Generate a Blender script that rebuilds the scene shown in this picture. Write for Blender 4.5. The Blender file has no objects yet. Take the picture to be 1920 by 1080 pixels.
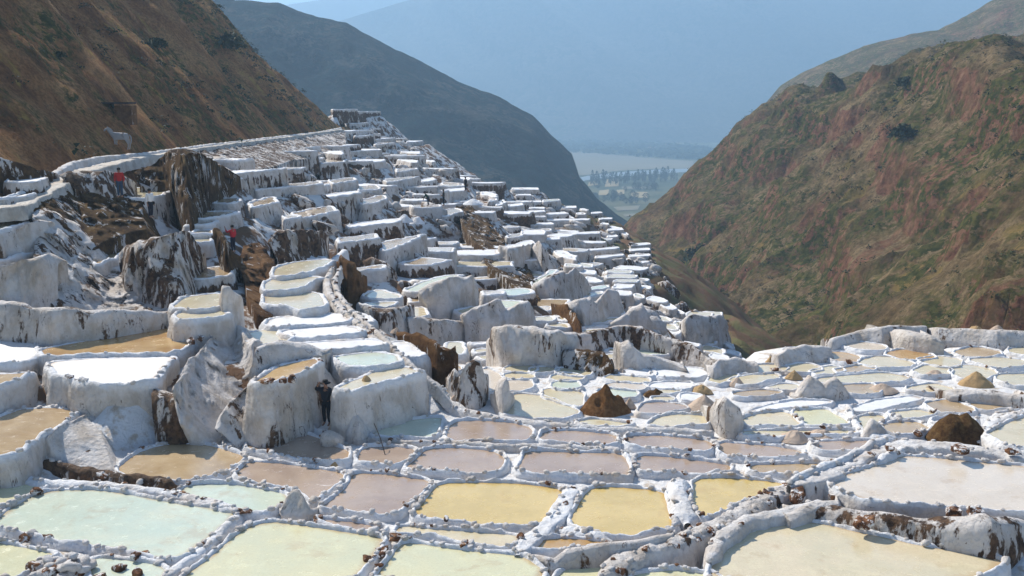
import bpy, bmesh, math, random
import numpy as np
from mathutils import Vector, Matrix
random.seed(7)
R = math.radians
sc = bpy.context.scene
col = sc.collection
# ------------------------------------------------------------------ camera
FPX = 1844.0
PITCH = math.atan(350.0 / FPX)
cam_d = bpy.data.cameras.new('camera'); cam = bpy.data.objects.new('camera', cam_d); col.objects.link(cam)
cam_d.sensor_width = 36; cam_d.lens = 36 * FPX / 1920
cam_d.clip_start = 0.5; cam_d.clip_end = 20000
cam.rotation_euler = (R(90) - PITCH, 0, 0)
sc.camera = cam
# ------------------------------------------------------------------ world, sun, exposure
TOSUN = Vector((-0.80, 0.80, 1.0)).normalized()
SUN_EL = math.asin(TOSUN.z); SUN_AZ = math.atan2(TOSUN.x, TOSUN.y)
w = bpy.data.worlds.new('World'); sc.world = w; w.use_nodes = True
nt = w.node_tree
sky = nt.nodes.new('ShaderNodeTexSky'); sky.sky_type = 'NISHITA'; sky.sun_disc = False
sky.sun_elevation = SUN_EL; sky.sun_rotation = SUN_AZ
sky.altitude = 3000; sky.air_density = 1.0; sky.dust_density = 0.6; sky.ozone_density = 1.0
nt.nodes['Background'].inputs[1].default_value = 0.125
nt.links.new(sky.outputs[0], nt.nodes['Background'].inputs[0])
sd = bpy.data.lights.new('sun', 'SUN'); so = bpy.data.objects.new('sun', sd); col.objects.link(so)
sd.energy = 5.0; sd.angle = R(0.5); sd.color = (1.0, 0.955, 0.88)
so.rotation_euler = (-TOSUN).to_track_quat('-Z', 'Y').to_euler()
so.location = (-60, 60, 80)
sc.view_settings.view_transform = 'Standard'; sc.view_settings.look = 'None'
sc.view_settings.exposure = 0.68; sc.view_settings.gamma = 1
HAZE_D = 4.7e-4
sc.cycles.volume_bounces = 1
sc.cycles.max_bounces = 6

# ------------------------------------------------------------------ helpers
CP, SP = math.cos(PITCH), math.sin(PITCH)
def ray(u, v):
    x = (u - 960) / FPX; y = -(v - 540) / FPX
    dy = CP + y * SP; dz = -SP + y * CP
    return x / dy, -dz / dy          # a = X/Y , b = -z/Y
def depth(u, v, mode):
    a, b = ray(u, v)
    yp = 12.3 / max(b + .012, .02)
    yh = 13.6 / max(b - .01 - .36 * a, .05)
    f1 = min(max((v - 400) / 140, 0), 1); f2 = min(max((430 - u) / 220, 0), 1); yh *= 1 + .20 * f1 * f2
    if mode == 'P': return yp
    if mode == 'H': return yh
    if mode == 'M': return 1 / (.5 / yp + .5 / yh)
    if mode == 'F': return -float(np.interp(v, [480, 560, 610, 660, 700, 770], [-9.15, -9.65, -9.95, -10.25, -10.7, -11.8])) / max(b, .01)
    return -mode / max(b, .01)       # explicit elevation
def unp(u, v, z):
    a, b = ray(u, v); Y = -z / max(b, .004)
    return Vector((a * Y, Y, z))
def at(u, v, Y):
    a, b = ray(u, v); return Vector((a * Y, Y, -b * Y))
def hsh(i, j, k, s=0):
    n = (i * 374761393 + j * 668265263 + k * 2147483647 % 4294967296 + s * 974634777) & 0xffffffff
    n = ((n ^ (n >> 13)) * 1274126177) & 0xffffffff
    return ((n ^ (n >> 16)) & 0xffff) / 65535.0
def vnoise(P, s=0):
    P = np.asarray(P, float); f = np.floor(P).astype(np.int64); t = P - f; t = t * t * (3 - 2 * t)
    out = 0
    for dx in (0, 1):
        wx = t[..., 0] if dx else 1 - t[..., 0]
        for dy in (0, 1):
            wy = t[..., 1] if dy else 1 - t[..., 1]
            for dz in (0, 1):
                wz = t[..., 2] if dz else 1 - t[..., 2]
                i, j, k = f[..., 0] + dx, f[..., 1] + dy, f[..., 2] + dz
                n = (i * 374761393 + j * 668265263 + k * 1442695041 + s * 974634777) & 0xffffffff
                n = ((n ^ (n >> 13)) * 1274126177) & 0xffffffff
                n = ((n ^ (n >> 15)) * 2246822519) & 0xffffffff
                out = out + wx * wy * wz * (((n ^ (n >> 16)) & 0xffff) / 65535.0)
    return out * 2 - 1
def fbm(P, o=4, s=0):
    P = np.asarray(P, float); r = 0; a = .5
    for k in range(o):
        r = r + a * vnoise(P * (2.03 ** k) + k * 17.3, s + k); a *= .5
    return r
def ridged(P, o=4, s=0):
    P = np.asarray(P, float); r = 0; a = .5
    for k in range(o):
        r = r + a * (1 - 2 * np.abs(vnoise(P * (2.1 ** k) + k * 9.7, s + k))); a *= .5
    return r
def tag(o, label=None, cat=None, group=None, kind=None):
    if label: o['label'] = label
    if cat: o['category'] = cat
    if group: o['group'] = group
    if kind: o['kind'] = kind
    return o
def empty(name, loc):
    o = bpy.data.objects.new(name, None); o.location = loc; o.empty_display_size = .2
    col.objects.link(o); return o
COLLECT = None
def mesh_np(name, V, F, mat, parent=None, origin=None, smooth=True, brown=None):
    V = np.asarray(V, float)
    if COLLECT is not None:
        COLLECT.append((V, F if isinstance(F, list) else F.tolist(), mat, np.zeros(len(V)) if brown is None else np.asarray(brown, float).ravel(), smooth)); return None
    if origin is None and parent is None: origin = Vector((float(V[:, 0].mean()), float(V[:, 1].mean()), float(V[:, 2].min())))
    if origin is None: origin = parent.location
    V = V - np.array(origin)
    me = bpy.data.meshes.new(name)
    me.from_pydata(V.tolist(), [], F if isinstance(F, list) else F.tolist())
    if brown is not None:
        at_ = me.attributes.new('brown', 'FLOAT', 'POINT'); at_.data.foreach_set('value', np.asarray(brown, np.float32).ravel())
    me.polygons.foreach_set('use_smooth', [smooth] * len(me.polygons))
    if mat: me.materials.append(mat)
    o = bpy.data.objects.new(name, me); col.objects.link(o)
    if parent is not None: o.parent = parent
    else: o.location = origin
    return o
def grid_faces(nr, nc, wrap=False):
    i = np.arange(nr - 1)[:, None]; j = np.arange(nc if wrap else nc - 1)[None, :]
    j2 = (j + 1) % nc
    return np.stack([i * nc + j, i * nc + j2, (i + 1) * nc + j2, (i + 1) * nc + j], -1).reshape(-1, 4)
def resample(pts, s, closed=False, n=None):
    P = np.array([list(p) for p in pts], float)
    if closed: P = np.vstack([P, P[:1]])
    L = np.r_[0, np.cumsum(np.linalg.norm(np.diff(P, axis=0), axis=1))]
    if n is None: n = max(4, int(round(L[-1] / s)))
    t = np.linspace(0, L[-1], n + 1 if closed else n)
    if closed: t = t[:-1]
    return np.stack([np.interp(t, L, P[:, k]) for k in range(P.shape[1])], 1)
def chaikin(pts, q=.2):
    out = []
    n = len(pts)
    for i in range(n):
        a, b = pts[i], pts[(i + 1) % n]
        out.append((a[0] * (1 - q) + b[0] * q, a[1] * (1 - q) + b[1] * q))
        out.append((a[0] * q + b[0] * (1 - q), a[1] * q + b[1] * (1 - q)))
    return out

# ------------------------------------------------------------------ materials
class NB:
    def __init__(s, name):
        s.m = bpy.data.materials.new(name); s.m.use_nodes = True; s.t = s.m.node_tree; s.N = s.t.nodes; s.L = s.t.links
        s.b = s.N['Principled BSDF']; s.pos = s.N.new('ShaderNodeNewGeometry').outputs['Position']
    def map(s, sc_, src=None):
        n = s.N.new('ShaderNodeMapping'); n.inputs['Scale'].default_value = sc_; s.L.new(src or s.pos, n.inputs[0]); return n.outputs[0]
    def noise(s, scale, det=5, rough=.55, vec=None, dist=0):
        n = s.N.new('ShaderNodeTexNoise'); n.inputs['Scale'].default_value = scale; n.inputs['Detail'].default_value = det
        n.inputs['Roughness'].default_value = rough; n.inputs['Distortion'].default_value = dist
        s.L.new(vec or s.pos, n.inputs['Vector']); return n.outputs[0]
    def voro(s, scale, vec=None, feat='F1'):
        n = s.N.new('ShaderNodeTexVoronoi'); n.inputs['Scale'].default_value = scale; n.feature = feat
        s.L.new(vec or s.pos, n.inputs['Vector']); return n.outputs['Distance']
    def ramp(s, f, stops):
        n = s.N.new('ShaderNodeValToRGB'); e = n.color_ramp.elements
        while len(e) < len(stops): e.new(.5)
        for k, (p, c) in enumerate(stops):
            e[k].position = p; e[k].color = (*c, 1) if isinstance(c, tuple) else (c, c, c, 1)
        s.L.new(f, n.inputs[0]); return n.outputs[0]
    def mix(s, f, a, b):
        n = s.N.new('ShaderNodeMix'); n.data_type = 'RGBA'
        for inp, v in ((n.inputs[0], f), (n.inputs[6], a), (n.inputs[7], b)):
            if isinstance(v, (float, int)): inp.default_value = v
            elif isinstance(v, tuple): inp.default_value = (*v, 1)
            else: s.L.new(v, inp)
        return n.outputs[2]
    def math(s, op, a, b=0., c=None):
        n = s.N.new('ShaderNodeMath'); n.operation = op
        for k, v in enumerate((a, b) + ((c,) if c is not None else ())):
            if isinstance(v, (float, int)): n.inputs[k].default_value = v
            else: s.L.new(v, n.inputs[k])
        return n.outputs[0]
    def attr(s, name):
        n = s.N.new('ShaderNodeAttribute'); n.attribute_name = name; return n.outputs['Fac']
    def ss(s, f, lo, hi):
        n = s.N.new('ShaderNodeMapRange'); n.interpolation_type = 'SMOOTHSTEP'
        s.L.new(f, n.inputs[0])
        for k, v in ((1, lo), (2, hi)):
            if isinstance(v, (float, int)): n.inputs[k].default_value = v
            else: s.L.new(v, n.inputs[k])
        return n.outputs[0]
    def bump(s, h, strength=.6, dist=.05, prev=None):
        n = s.N.new('ShaderNodeBump'); n.inputs['Strength'].default_value = strength; n.inputs['Distance'].default_value = dist
        s.L.new(h, n.inputs['Height'])
        if prev: s.L.new(prev, n.inputs['Normal'])
        return n.outputs[0]
    def fin(s, c=None, r=.9, nrm=None, spec=.2):
        if c is not None:
            if isinstance(c, tuple): s.b.inputs['Base Color'].default_value = (*c, 1)
            else: s.L.new(c, s.b.inputs['Base Color'])
        if isinstance(r, float): s.b.inputs['Roughness'].default_value = r
        else: s.L.new(r, s.b.inputs['Roughness'])
        if nrm: s.L.new(nrm, s.b.inputs['Normal'])
        s.b.inputs['Specular IOR Level'].default_value = spec
        return s.m

def salt_mat(name, c0=(.82, .815, .815), c1=(.72, .69, .66), earth=((.045, .024, .014), (.15, .085, .045)), wall=((.67, .625, .585), (.49, .425, .36))):
    n = NB(name)
    br = n.attr('brown')
    base = n.mix(n.ss(n.noise(1.3, 6, .62), .42, .68), c0, c1)
    wl = n.mix(n.ss(n.noise(1.1, 6, .65, n.map((1, 1, .55))), .40, .66), wall[0], wall[1])
    base = n.mix(n.ss(n.math('ADD', br, n.math('MULTIPLY', n.noise(1.8, 4, .6), .1)), .08, .20), base, wl)
    tint = n.math('MULTIPLY', n.ss(n.noise(.55, 5, .6, n.map((1, 1, .5))), .54, .70), .45)
    base = n.mix(tint, base, (.52, .40, .29))
    streak = n.noise(2.6, 7, .66, n.map((1, 1, .22)))
    blot = n.noise(.75, 8, .66, n.map((1, 1, .6)), .4)
    f = n.math('ADD', n.math('MULTIPLY', streak, .5), n.math('MULTIPLY', blot, .5))
    lo = n.math('SUBTRACT', .66, n.math('MULTIPLY', br, .30))
    mask = n.ss(f, lo, n.math('ADD', lo, .04))
    ck = n.noise(1.5, 4, .6, n.map((1, 1, .25)), 1.2)
    ck = n.math('ABSOLUTE', n.math('SUBTRACT', ck, .5))
    crack = n.math('SUBTRACT', 1., n.ss(ck, .0, .011))
    crack = n.math('MULTIPLY', crack, n.math('MULTIPLY', n.ss(n.noise(.7, 4, .6), .5, .62), n.ss(br, .04, .25)))
    pock = n.math('MULTIPLY', n.ss(n.noise(6, 4, .7), .66, .72), n.ss(br, .05, .3))
    dirt = n.math('MAXIMUM', mask, n.math('MAXIMUM', crack, pock))
    ec = n.mix(n.ss(n.noise(3.5, 6, .65), .35, .65), earth[0], earth[1])
    c = n.mix(dirt, base, ec)
    h1 = n.noise(9, 6, .7); h2 = n.voro(5.5); h3 = n.noise(2.2, 8, .7, n.map((1, 1, .35))); h4 = n.noise(3.2, 8, .75)
    nr = n.bump(h3, .8, .16); nr = n.bump(h4, .7, .08, nr); nr = n.bump(h2, .45, .09, nr); nr = n.bump(h1, .8, .07, nr); nr = n.bump(dirt, .5, -.04, nr)
    return n.fin(c, .82, nr, .25)
M = {}
M['salt'] = salt_mat('salt crust')
M['saltgrey'] = salt_mat('sandy salt crust', (.62, .56, .48), (.45, .39, .32), ((.16, .10, .06), (.28, .19, .12)))
def brine_mat(name, c0, c1, skin=.0, rough=.07, spec=.75, edge=(.42, .27, .13)):
    n = NB(name); e = n.attr('brown')
    base = n.mix(n.ss(n.noise(.42, 7, .66, None, .5), .36, .66), c0, c1)
    base = n.mix(n.math('MULTIPLY', n.ss(n.noise(1.7, 8, .72, None, .8), .50, .64), .45), base, tuple(min(.8, x * 1.22) for x in c0))
    base = n.mix(n.math('MULTIPLY', n.ss(n.noise(.9, 7, .7, n.map((1, 1, 1), None), .3), .54, .68), .35), base, edge)
    base = n.mix(n.math('MULTIPLY', n.ss(n.noise(14, 4, .7), .42, .7), .25), base, tuple(x * .6 for x in c1))
    em = n.math('MULTIPLY', n.ss(n.math('ADD', e, n.math('MULTIPLY', n.noise(1.6, 5, .6), .9)), .85, 1.45), .75)
    base = n.mix(em, base, edge)
    patch = n.noise(.8, 10, .76, None, .7)
    lo = .70 - skin * .3
    sk = n.ss(patch, lo, lo + .07)
    c = n.mix(n.math('MULTIPLY', sk, .8), base, (.78, .77, .78))
    r = n.math('ADD', rough, n.math('MULTIPLY', sk, .45))
    r = n.math('ADD', r, n.math('MULTIPLY', n.ss(n.noise(2.2, 5, .65), .42, .66), .22))
    nr = n.bump(n.noise(9, 5, .75), .16, .03); nr = n.bump(sk, .4, .015, nr)
    return n.fin(c, r, nr, spec)
BR = {
 'mint': brine_mat('pale mint brine', (.52, .575, .45), (.62, .62, .46), .05),
 'green': brine_mat('pale green brine', (.58, .56, .36), (.64, .585, .35), .03),
 'yellow': brine_mat('yellow brine', (.56, .41, .15), (.64, .475, .19), .0, .12, .6, (.46, .27, .08)),
 'amber': brine_mat('amber brine', (.38, .215, .075), (.56, .37, .16), .12),
 'cream': brine_mat('cream brine', (.58, .50, .32), (.66, .545, .36), .06),
 'tan': brine_mat('tan brine', (.38, .26, .135), (.53, .395, .235), .12),
 'mauve': brine_mat('mauve brine', (.34, .245, .18), (.455, .34, .25), .26, .08),
 'pink': brine_mat('pinkish cream brine', (.62, .52, .40), (.68, .585, .47), .16),
 'white': brine_mat('drying white salt', (.68, .66, .63), (.77, .755, .74), .6, .45),
}
def earth_mat(name, cols, sc=1.0, bumpd=.25, salt=0.):
    n = NB(name)
    a = n.noise(.35 * sc, 9, .68); b = n.noise(1.9 * sc, 8, .72)
    c = n.ramp(n.math('ADD', n.math('MULTIPLY', a, .5), n.math('MULTIPLY', b, .5)), cols)
    if salt:
        f = n.math('ADD', n.math('MULTIPLY', n.noise(2.2, 8, .72, n.map((1, 1, .3))), .6), n.math('MULTIPLY', n.noise(.6, 6, .6), .4))
        c = n.mix(n.ss(f, .60 - salt, .63 - salt), c, (.66, .62, .58))
        ge = n.N.new('ShaderNodeNewGeometry'); sx = n.N.new('ShaderNodeSeparateXYZ'); n.L.new(ge.outputs['Normal'], sx.inputs[0])
    nr = n.bump(n.noise(1.2 * sc, 10, .74), 1., bumpd * 1.3); nr = n.bump(n.noise(7 * sc, 6, .75), .7, .09, nr)
    return n.fin(c, .95, nr, .08)
M['earth'] = earth_mat('brown earth', [(.36, (.025, .014, .008)), (.46, (.075, .042, .020)), (.54, (.13, .075, .030)), (.64, (.20, .13, .055))], 1.3, salt=.055)
M['moundearth'] = earth_mat('dark loose earth', [(.36, (.04, .022, .011)), (.46, (.11, .058, .025)), (.54, (.18, .10, .04)), (.64, (.27, .17, .07))], 3.)
M['moundred'] = earth_mat('orange loose earth', [(.36, (.08, .038, .015)), (.48, (.22, .105, .04)), (.62, (.36, .20, .09))], 3.)
M['redearth'] = earth_mat('orange brown earth', [(.36, (.045, .022, .010)), (.48, (.14, .070, .028)), (.62, (.26, .145, .065))], 1.4, salt=.03)
M['sand'] = earth_mat('pinkish raw salt', [(.3, (.45, .33, .24)), (.5, (.60, .46, .35)), (.7, (.70, .58, .47))], 2.0, .08)
M['ochresand'] = earth_mat('ochre sand', [(.3, (.38, .24, .11)), (.5, (.52, .35, .18)), (.7, (.60, .43, .25))], 2.0, .08)
sb = NB('brown stone'); c_ = sb.ramp(sb.noise(5, 6, .65), [(.34, (.03, .016, .010)), (.5, (.12, .055, .028)), (.66, (.26, .13, .06))])
c_ = sb.mix(sb.ss(sb.noise(4.2, 6, .7), .50, .58), c_, (.66, .63, .60))
M['stone_brown'] = sb.fin(c_, .9, sb.bump(sb.noise(14, 5, .7), .8, .03), .1)
M['stone_salt'] = salt_mat('salt crusted stone')
def simple(name, c, r=.8, spec=.2):
    n = NB(name); cc = n.mix(n.noise(20, 3), tuple(x * .75 for x in c), c); return n.fin(cc, r, None, spec)

# ================================================================== TERRAIN: traced ponds (photo pixels -> real ground)
# (colour, mode, brown, points, opts)
def P(s): return [tuple(float(q) for q in t.split(',')) for t in s.split()]
PONDS = []
def pd(c, mode, s, brown=.08, **k): PONDS.append(dict(c=c, mode=mode, pts=P(s), brown=brown, **k))
def bx(uL, vL, uR, vR, bh, bs=0, c='cream', brown=.2, mode='H', mid=None, **k):
    pts = [(uL, vL), (uR, vR), (uR + bs - 2, vR - bh), (uL + bs + 2, vL - bh)]
    PONDS.append(dict(c=c, mode=mode, pts=pts, brown=brown, box=True, **k))
# --- foreground plateau
pd('mint','P','0,970 30,946 65,927 100,919 180,918 260,930 330,943 400,955 440,965 420,985 380,1020 340,1050 300,1045 240,1032 150,1020 100,1016 60,1003 -20,985')
pd('green','P','-20,893 50,906 90,912 60,922 25,945 -20,958')
pd('green','P','-20,1012 50,1030 105,1040 60,1062 30,1090 -20,1090')
pd('mint','P','168,1047 240,1053 318,1063 298,1092 180,1092')
pd('green','P','500,978 560,985 630,995 700,1003 725,1012 710,1030 690,1050 655,1092 338,1092 370,1062 420,1022 460,987')
pd('green','P','760,1019 800,1021 850,1029 950,1042 985,1048 1018,1068 1010,1092 695,1092 722,1052 742,1032')
pd('mauve','P','590,972 640,978 690,986 725,992 712,1001 670,993 620,984')
pd('cream','P','755,987 850,994 930,1002 972,1007 960,1028 880,1018 800,1006 742,1001')
pd('mint','P','342,916 370,907 430,909 480,916 530,926 540,937 510,957 480,959 430,952 385,942 345,926')
pd('tan','P','215,885 250,850 300,835 375,832 420,843 460,856 440,873 413,891 380,896 345,904 300,904 260,898', .2)
pd('mauve','P','455,838 500,817 545,806 590,818 625,836 655,846 648,864 600,866 540,858 500,849')
pd('mauve','P','465,864 520,870 590,879 643,887 638,905 605,928 588,943 570,930 545,915 500,911 442,899 440,886')
pd('mauve','P','662,887 740,890 808,901 790,925 765,948 738,968 690,963 640,957 602,953 628,935 657,906')
pd('mauve','P','682,840 730,837 783,842 770,860 745,873 700,871 670,864')
pd('mauve','P','802,842 860,840 920,845 948,857 943,879 900,891 840,886 772,880 758,876 787,857')
pd('mauve','P','982,845 1050,847 1140,850 1168,854 1182,880 1178,897 1080,890 1000,888 967,883 977,865')
pd('mauve','P','846,791 900,787 960,792 1001,802 998,829 930,829 870,827 838,826')
pd('mauve','P','1014,807 1080,808 1157,814 1157,837 1080,832 1010,827')
pd('mauve','P','1174,815 1250,818 1333,827 1336,848 1260,843 1172,836')
pd('mauve','P','1346,828 1400,833 1460,839 1500,847 1503,857 1430,860 1348,853')
pd('white','P','557,798 600,777 665,771 678,790 650,812 620,812 590,805')
pd('mint','P','696,818 702,802 760,788 828,782 832,792 818,820 760,821')
pd('mauve','P','1192,853 1260,858 1330,865 1373,873 1368,884 1310,888 1240,886 1197,883')
pd('tan','P','1402,871 1470,870 1552,871 1548,884 1510,894 1460,888 1407,886')
pd('yellow','P','825,905 900,905 980,907 1053,917 1048,940 1033,968 1010,987 930,987 850,978 782,966 778,958 802,935')
pd('yellow','P','1108,913 1160,913 1243,921 1248,940 1253,970 1258,988 1200,1003 1145,1007 1078,988 1068,970 1088,932')
pd('yellow','P','1302,898 1370,896 1438,901 1470,908 1450,917 1420,930 1370,953 1322,976 1312,965 1298,935')
pd('amber','P','1002,1014 1060,1008 1118,1011 1145,1019 1100,1026 1040,1034 993,1029')
pd('cream',-12.2,'1480,974 1560,985 1650,1004 1750,1028 1880,1052 1850,1070 1800,1092 1328,1092 1332,1047 1362,1018 1412,990')
pd('green',-12.25,'1062,1070 1100,1063 1168,1065 1148,1092 1042,1092')
pd('green',-12.25,'1192,1078 1260,1068 1338,1078 1358,1092 1182,1092')
pd('pink',-11.7,'1645,872 1692,856 1760,859 1940,876 1940,962 1850,957 1780,950 1700,946 1620,936 1575,922 1550,905 1595,886', .35)
pd('cream',-11.6,'1940,778 1892,791 1862,806 1852,816 1880,834 1940,846')
pd('mauve','P','1522,828 1580,826 1648,826 1630,840 1600,846 1542,846 1527,840')
# --- second band
pd('cream','P','1228,782 1262,776 1328,778 1333,798 1280,801 1209,800')
pd('cream','P','1083,792 1110,786 1178,793 1190,797 1175,800 1110,800')
pd('cream','P','950,747 975,739 1020,744 1060,762 1082,773 1060,781 1000,783 946,775')
pd('cream','P','1394,786 1430,773 1475,771 1508,798 1460,801 1397,798')
pd('green','P','1485,771 1550,766 1588,790 1588,798 1518,798')
pd('cream','P','1382,808 1480,808 1600,807 1608,814 1540,816 1460,820 1392,817')
pd('white','P','1397,773 1440,759 1500,750 1562,752 1552,758 1480,765 1430,772')
pd('white','P','1592,766 1640,750 1710,742 1732,747 1700,757 1650,767 1607,774')
pd('cream','P','1608,782 1650,778 1667,786 1640,795 1622,809 1611,796')
pd('cream','P','1668,774 1720,767 1760,776 1738,782 1692,785')
pd('tan','P','1648,797 1690,792 1720,790 1747,805 1700,813 1667,816')
pd('white','P','1743,790 1790,782 1836,787 1818,795 1777,802')
pd('tan','P','1737,757 1780,750 1826,768 1790,774 1762,771')
pd('tan','P','1817,754 1860,754 1896,761 1850,767 1832,764')
pd('cream','P','1870,777 1940,765 1940,771 1882,780')
pd('tan','P','1580,724 1630,719 1648,731 1638,737 1602,738 1587,734')
pd('cream','P','1702,729 1750,720 1780,727 1790,736 1740,734')
pd('cream','P','1537,713 1600,707 1660,702 1697,708 1678,713 1600,715 1552,716')
pd('cream','P','1442,728 1470,721 1497,723 1478,731')
pd('tan','P','1377,737 1430,732 1466,736 1440,741 1382,744')
pd('cream','P','1470,691 1510,683 1532,691 1513,696 1482,696')
pd('cream','P','1524,700 1560,690 1573,691 1556,698')
pd('tan','P','1568,697 1620,687 1636,689 1590,697')
pd('amber','P','1547,662 1580,662 1603,669 1593,678 1571,674 1557,668')
pd('cream','P','1477,656 1510,652 1527,656 1513,661 1492,661')
pd('pink','P','1588,646 1610,642 1652,649 1648,654 1626,656 1602,651')
pd('cream','P','1618,679 1655,669 1706,681 1698,685 1642,687')
pd('amber','P','1668,663 1700,657 1746,668 1715,673 1692,671')
pd('cream','P','1728,676 1760,670 1792,674 1788,684 1770,687')
pd('cream','P','1721,697 1745,687 1772,693 1768,700 1737,701')
pd('tan','P','1798,661 1830,652 1871,661 1840,667 1812,667')
pd('cream','P','1825,676 1870,672 1920,678 1903,686 1862,687')
pd('cream','P','1793,696 1815,686 1852,694 1857,700 1830,710 1803,707')
pd('cream','P','1878,705 1940,704 1940,720 1902,720 1883,714')
pd('cream','P','1898,658 1940,648 1940,668')
pd('cream','P','1378,690 1440,686 1467,687 1457,694 1420,698 1383,696')
pd('cream','P','1378,712 1440,702 1452,706 1420,712 1396,720')
pd('cream','P','1345,703 1370,700 1366,712 1340,716')
# --- middle plateau
pd('cream','P','958,690 985,684 995,691 988,696 960,695')
pd('cream','P','1006,691 1040,691 1026,696 1004,697')
pd('cream','P','1054,693 1090,693 1098,700 1084,703 1052,698')
pd('cream','P','957,702 990,704 990,709 959,707')
pd('pink','P','956,717 984,714 988,725 965,731 953,731')
pd('cream','P','1042,708 1060,702 1083,707 1077,712 1051,711')
pd('mint','P','1047,719 1070,716 1080,725 1060,728 1047,727')
pd('cream','P','1024,730 1060,732 1090,737 1088,762 1060,756 1023,745')
pd('cream','P','1140,707 1180,708 1212,713 1198,716 1152,711')
pd('white','P','1167,699 1190,695 1219,698 1215,704 1182,701')
pd('white','P','1230,698 1250,690 1300,692 1326,700 1300,705 1242,704')
pd('pink','P','1147,721 1180,720 1202,725 1193,729 1152,726')
pd('mint','P','1122,733 1160,730 1192,736 1183,746 1152,744')
pd('white','P','1228,723 1260,719 1296,721 1283,727 1238,725')
pd('cream','P','1224,734 1260,732 1276,733 1240,739')
pd('mauve','P','1212,757 1240,755 1278,760 1286,765 1250,771 1216,775 1200,773')
pd('white','P','1284,739 1309,742 1307,751 1281,749')
pd('cream','P','1230,746 1260,746 1253,751 1228,749')
pd('pink','P','902,692 924,702 932,713 923,731 907,733 902,716')
pd('tan','P','794,691 830,685 853,689 853,696 820,692')
pd('pink','P','811,697 848,700 852,705 834,716 817,718')
# walled ponds beside the person
pd('cream',-10.25,'634,729 658,714 692,703 722,691 760,688 788,698 740,711 690,725 656,733', .12, rim=.2)
pd('amber',-9.75,'478,716 500,700 540,683 590,672 599,678 570,696 534,712 495,723', .25, rim=.2)
pd('mint',-10.1,'632,670 700,662 738,667 743,679 700,686 662,684 642,678')
pd('white',-10.0,'562,646 620,641 700,638 716,649 660,653 600,655 572,652')
pd('white',-9.95,'542,621 600,616 655,615 670,625 600,630 547,631')
pd('white',-9.9,'517,599 560,593 625,590 648,603 600,607 550,610 508,611')
pd('cream',-10.0,'472,626 500,620 528,624 533,639 500,643 470,641')
pd('cream',-9.6,'507,551 540,549 588,550 600,573 580,580 540,573 507,569')
pd('cream',-9.35,'507,531 522,522 596,520 573,529 558,540 507,545')
pd('cream',-9.2,'527,502 560,492 616,487 598,500 558,514 522,519')
pd('white',-10.2,'642,587 660,587 687,600 683,605 665,603')
pd('white',-10.6,'742,641 760,651 781,670 768,668 747,655')
pd('cream','M','842,642 864,642 877,655 868,666 851,666 838,655')
pd('white','M','878,643 910,641 908,647 887,647')
pd('cream','M','887,656 910,654 915,661 892,662')
pd('cream','M','895,669 923,668 928,675 907,675')
# left tall-walled ponds
pd('white',-9.95,'95,680 180,672 260,670 325,668 300,697 285,715 240,722 185,722 140,712 110,700', .12, rim=.22)
pd('amber',-9.85,'82,655 150,643 250,628 340,612 408,605 395,618 350,645 325,660 250,661 160,662 95,668', .1, rim=.2)
pd('white',-9.9,'-20,642 30,635 55,632 60,665 40,678 -20,682', .15, rim=.2)
pd('tan',-10.1,'-20,702 30,700 55,698 30,712 -20,730', .15, rim=.2)
pd('tan',-11.0,'40,768 90,766 150,770 90,810 25,852 -20,858 -20,790', .15, rim=.2)
pd('cream',-9.0,'355,585 400,581 408,592 360,598',.2)
pd('cream',-8.9,'340,575 360,558 405,553 410,572 380,580',.2)
pd('tan',-8.8,'350,520 370,505 415,503 412,517 380,522',.2)
# --- upper left hillside
pd('tan','H','165,487 220,452 260,441 288,441 265,456 238,474 215,486 185,497',.3)
pd('cream','H','-20,418 30,412 38,418 10,432 -20,438',.15)
pd('cream','H','-20,470 50,468 58,474 20,486 -20,490',.15)
pd('cream','H','205,370 232,352 322,351 328,357 285,370 240,374',.12, rim=.2)
pd('tan','H','398,382 410,372 446,371 450,377 430,383',.2)
pd('tan','H','352,408 380,397 440,396 444,400 412,408 370,412',.2)
pd('tan','H','352,424 372,414 408,413 398,421',.15)
pd('tan','H','352,440 368,431 400,430 394,438',.15)
pd('cream','H','353,455 366,446 398,446 392,455',.15)
pd('white','H','10,333 40,328 78,333 60,342 20,343',.7)
pd('white','H','-20,372 20,368 50,362 70,358 60,366 -20,380',.3)
bx(480,357,602,345,9,-4,'tan',.12); bx(396,331,528,309,9,6,'white',.45); bx(625,345,663,339,6,-3,'tan',.2)
bx(672,358,714,355,8,-8,'tan',.12); bx(608,371,672,363,5,-4,'white',.12); bx(682,383,724,374,8,-6,'tan',.3)
bx(565,410,632,396,10,-12,'tan',.1); bx(533,412,560,410,6,0,'pink',.15); bx(473,390,519,379,9,-8,'tan',.2)
bx(400,345,452,335,7,-4,'tan',.3); bx(638,456,711,447,9,-6,'tan',.3); bx(722,470,798,438,13,-8,'tan',.12)
bx(666,511,723,505,8,-4,'tan',.15); bx(655,428,745,416,6,0,'white',.6); bx(833,406,861,398,8,-6,'tan',.5)
bx(728,342,784,331,6,-6,'tan',.08); bx(790,343,812,338,5,-2,'white',.2); bx(672,306,720,303,7,-2,'white',.1)
bx(745,323,784,317,6,-3,'tan',.2); bx(603,307,646,304,8,2,'pink',.15); bx(652,285,712,281,6,-2,'white',.25)
bx(622,276,672,271,5,0,'white',.15); bx(592,285,640,290,8,0,'white',.4); bx(640,247,700,243,8,0,'white',.3); bx(625,206,668,204,5,0,'white',.25); bx(672,210,712,207,6,0,'white',.3); bx(632,214,680,213,4,0,'white',.3)
bx(690,221,716,219,4,0,'white',.2); bx(655,232,690,230,4,0,'white',.4); bx(668,256,700,251,5,0,'white',.3); bx(702,262,742,257,5,-2,'white',.3)
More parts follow.
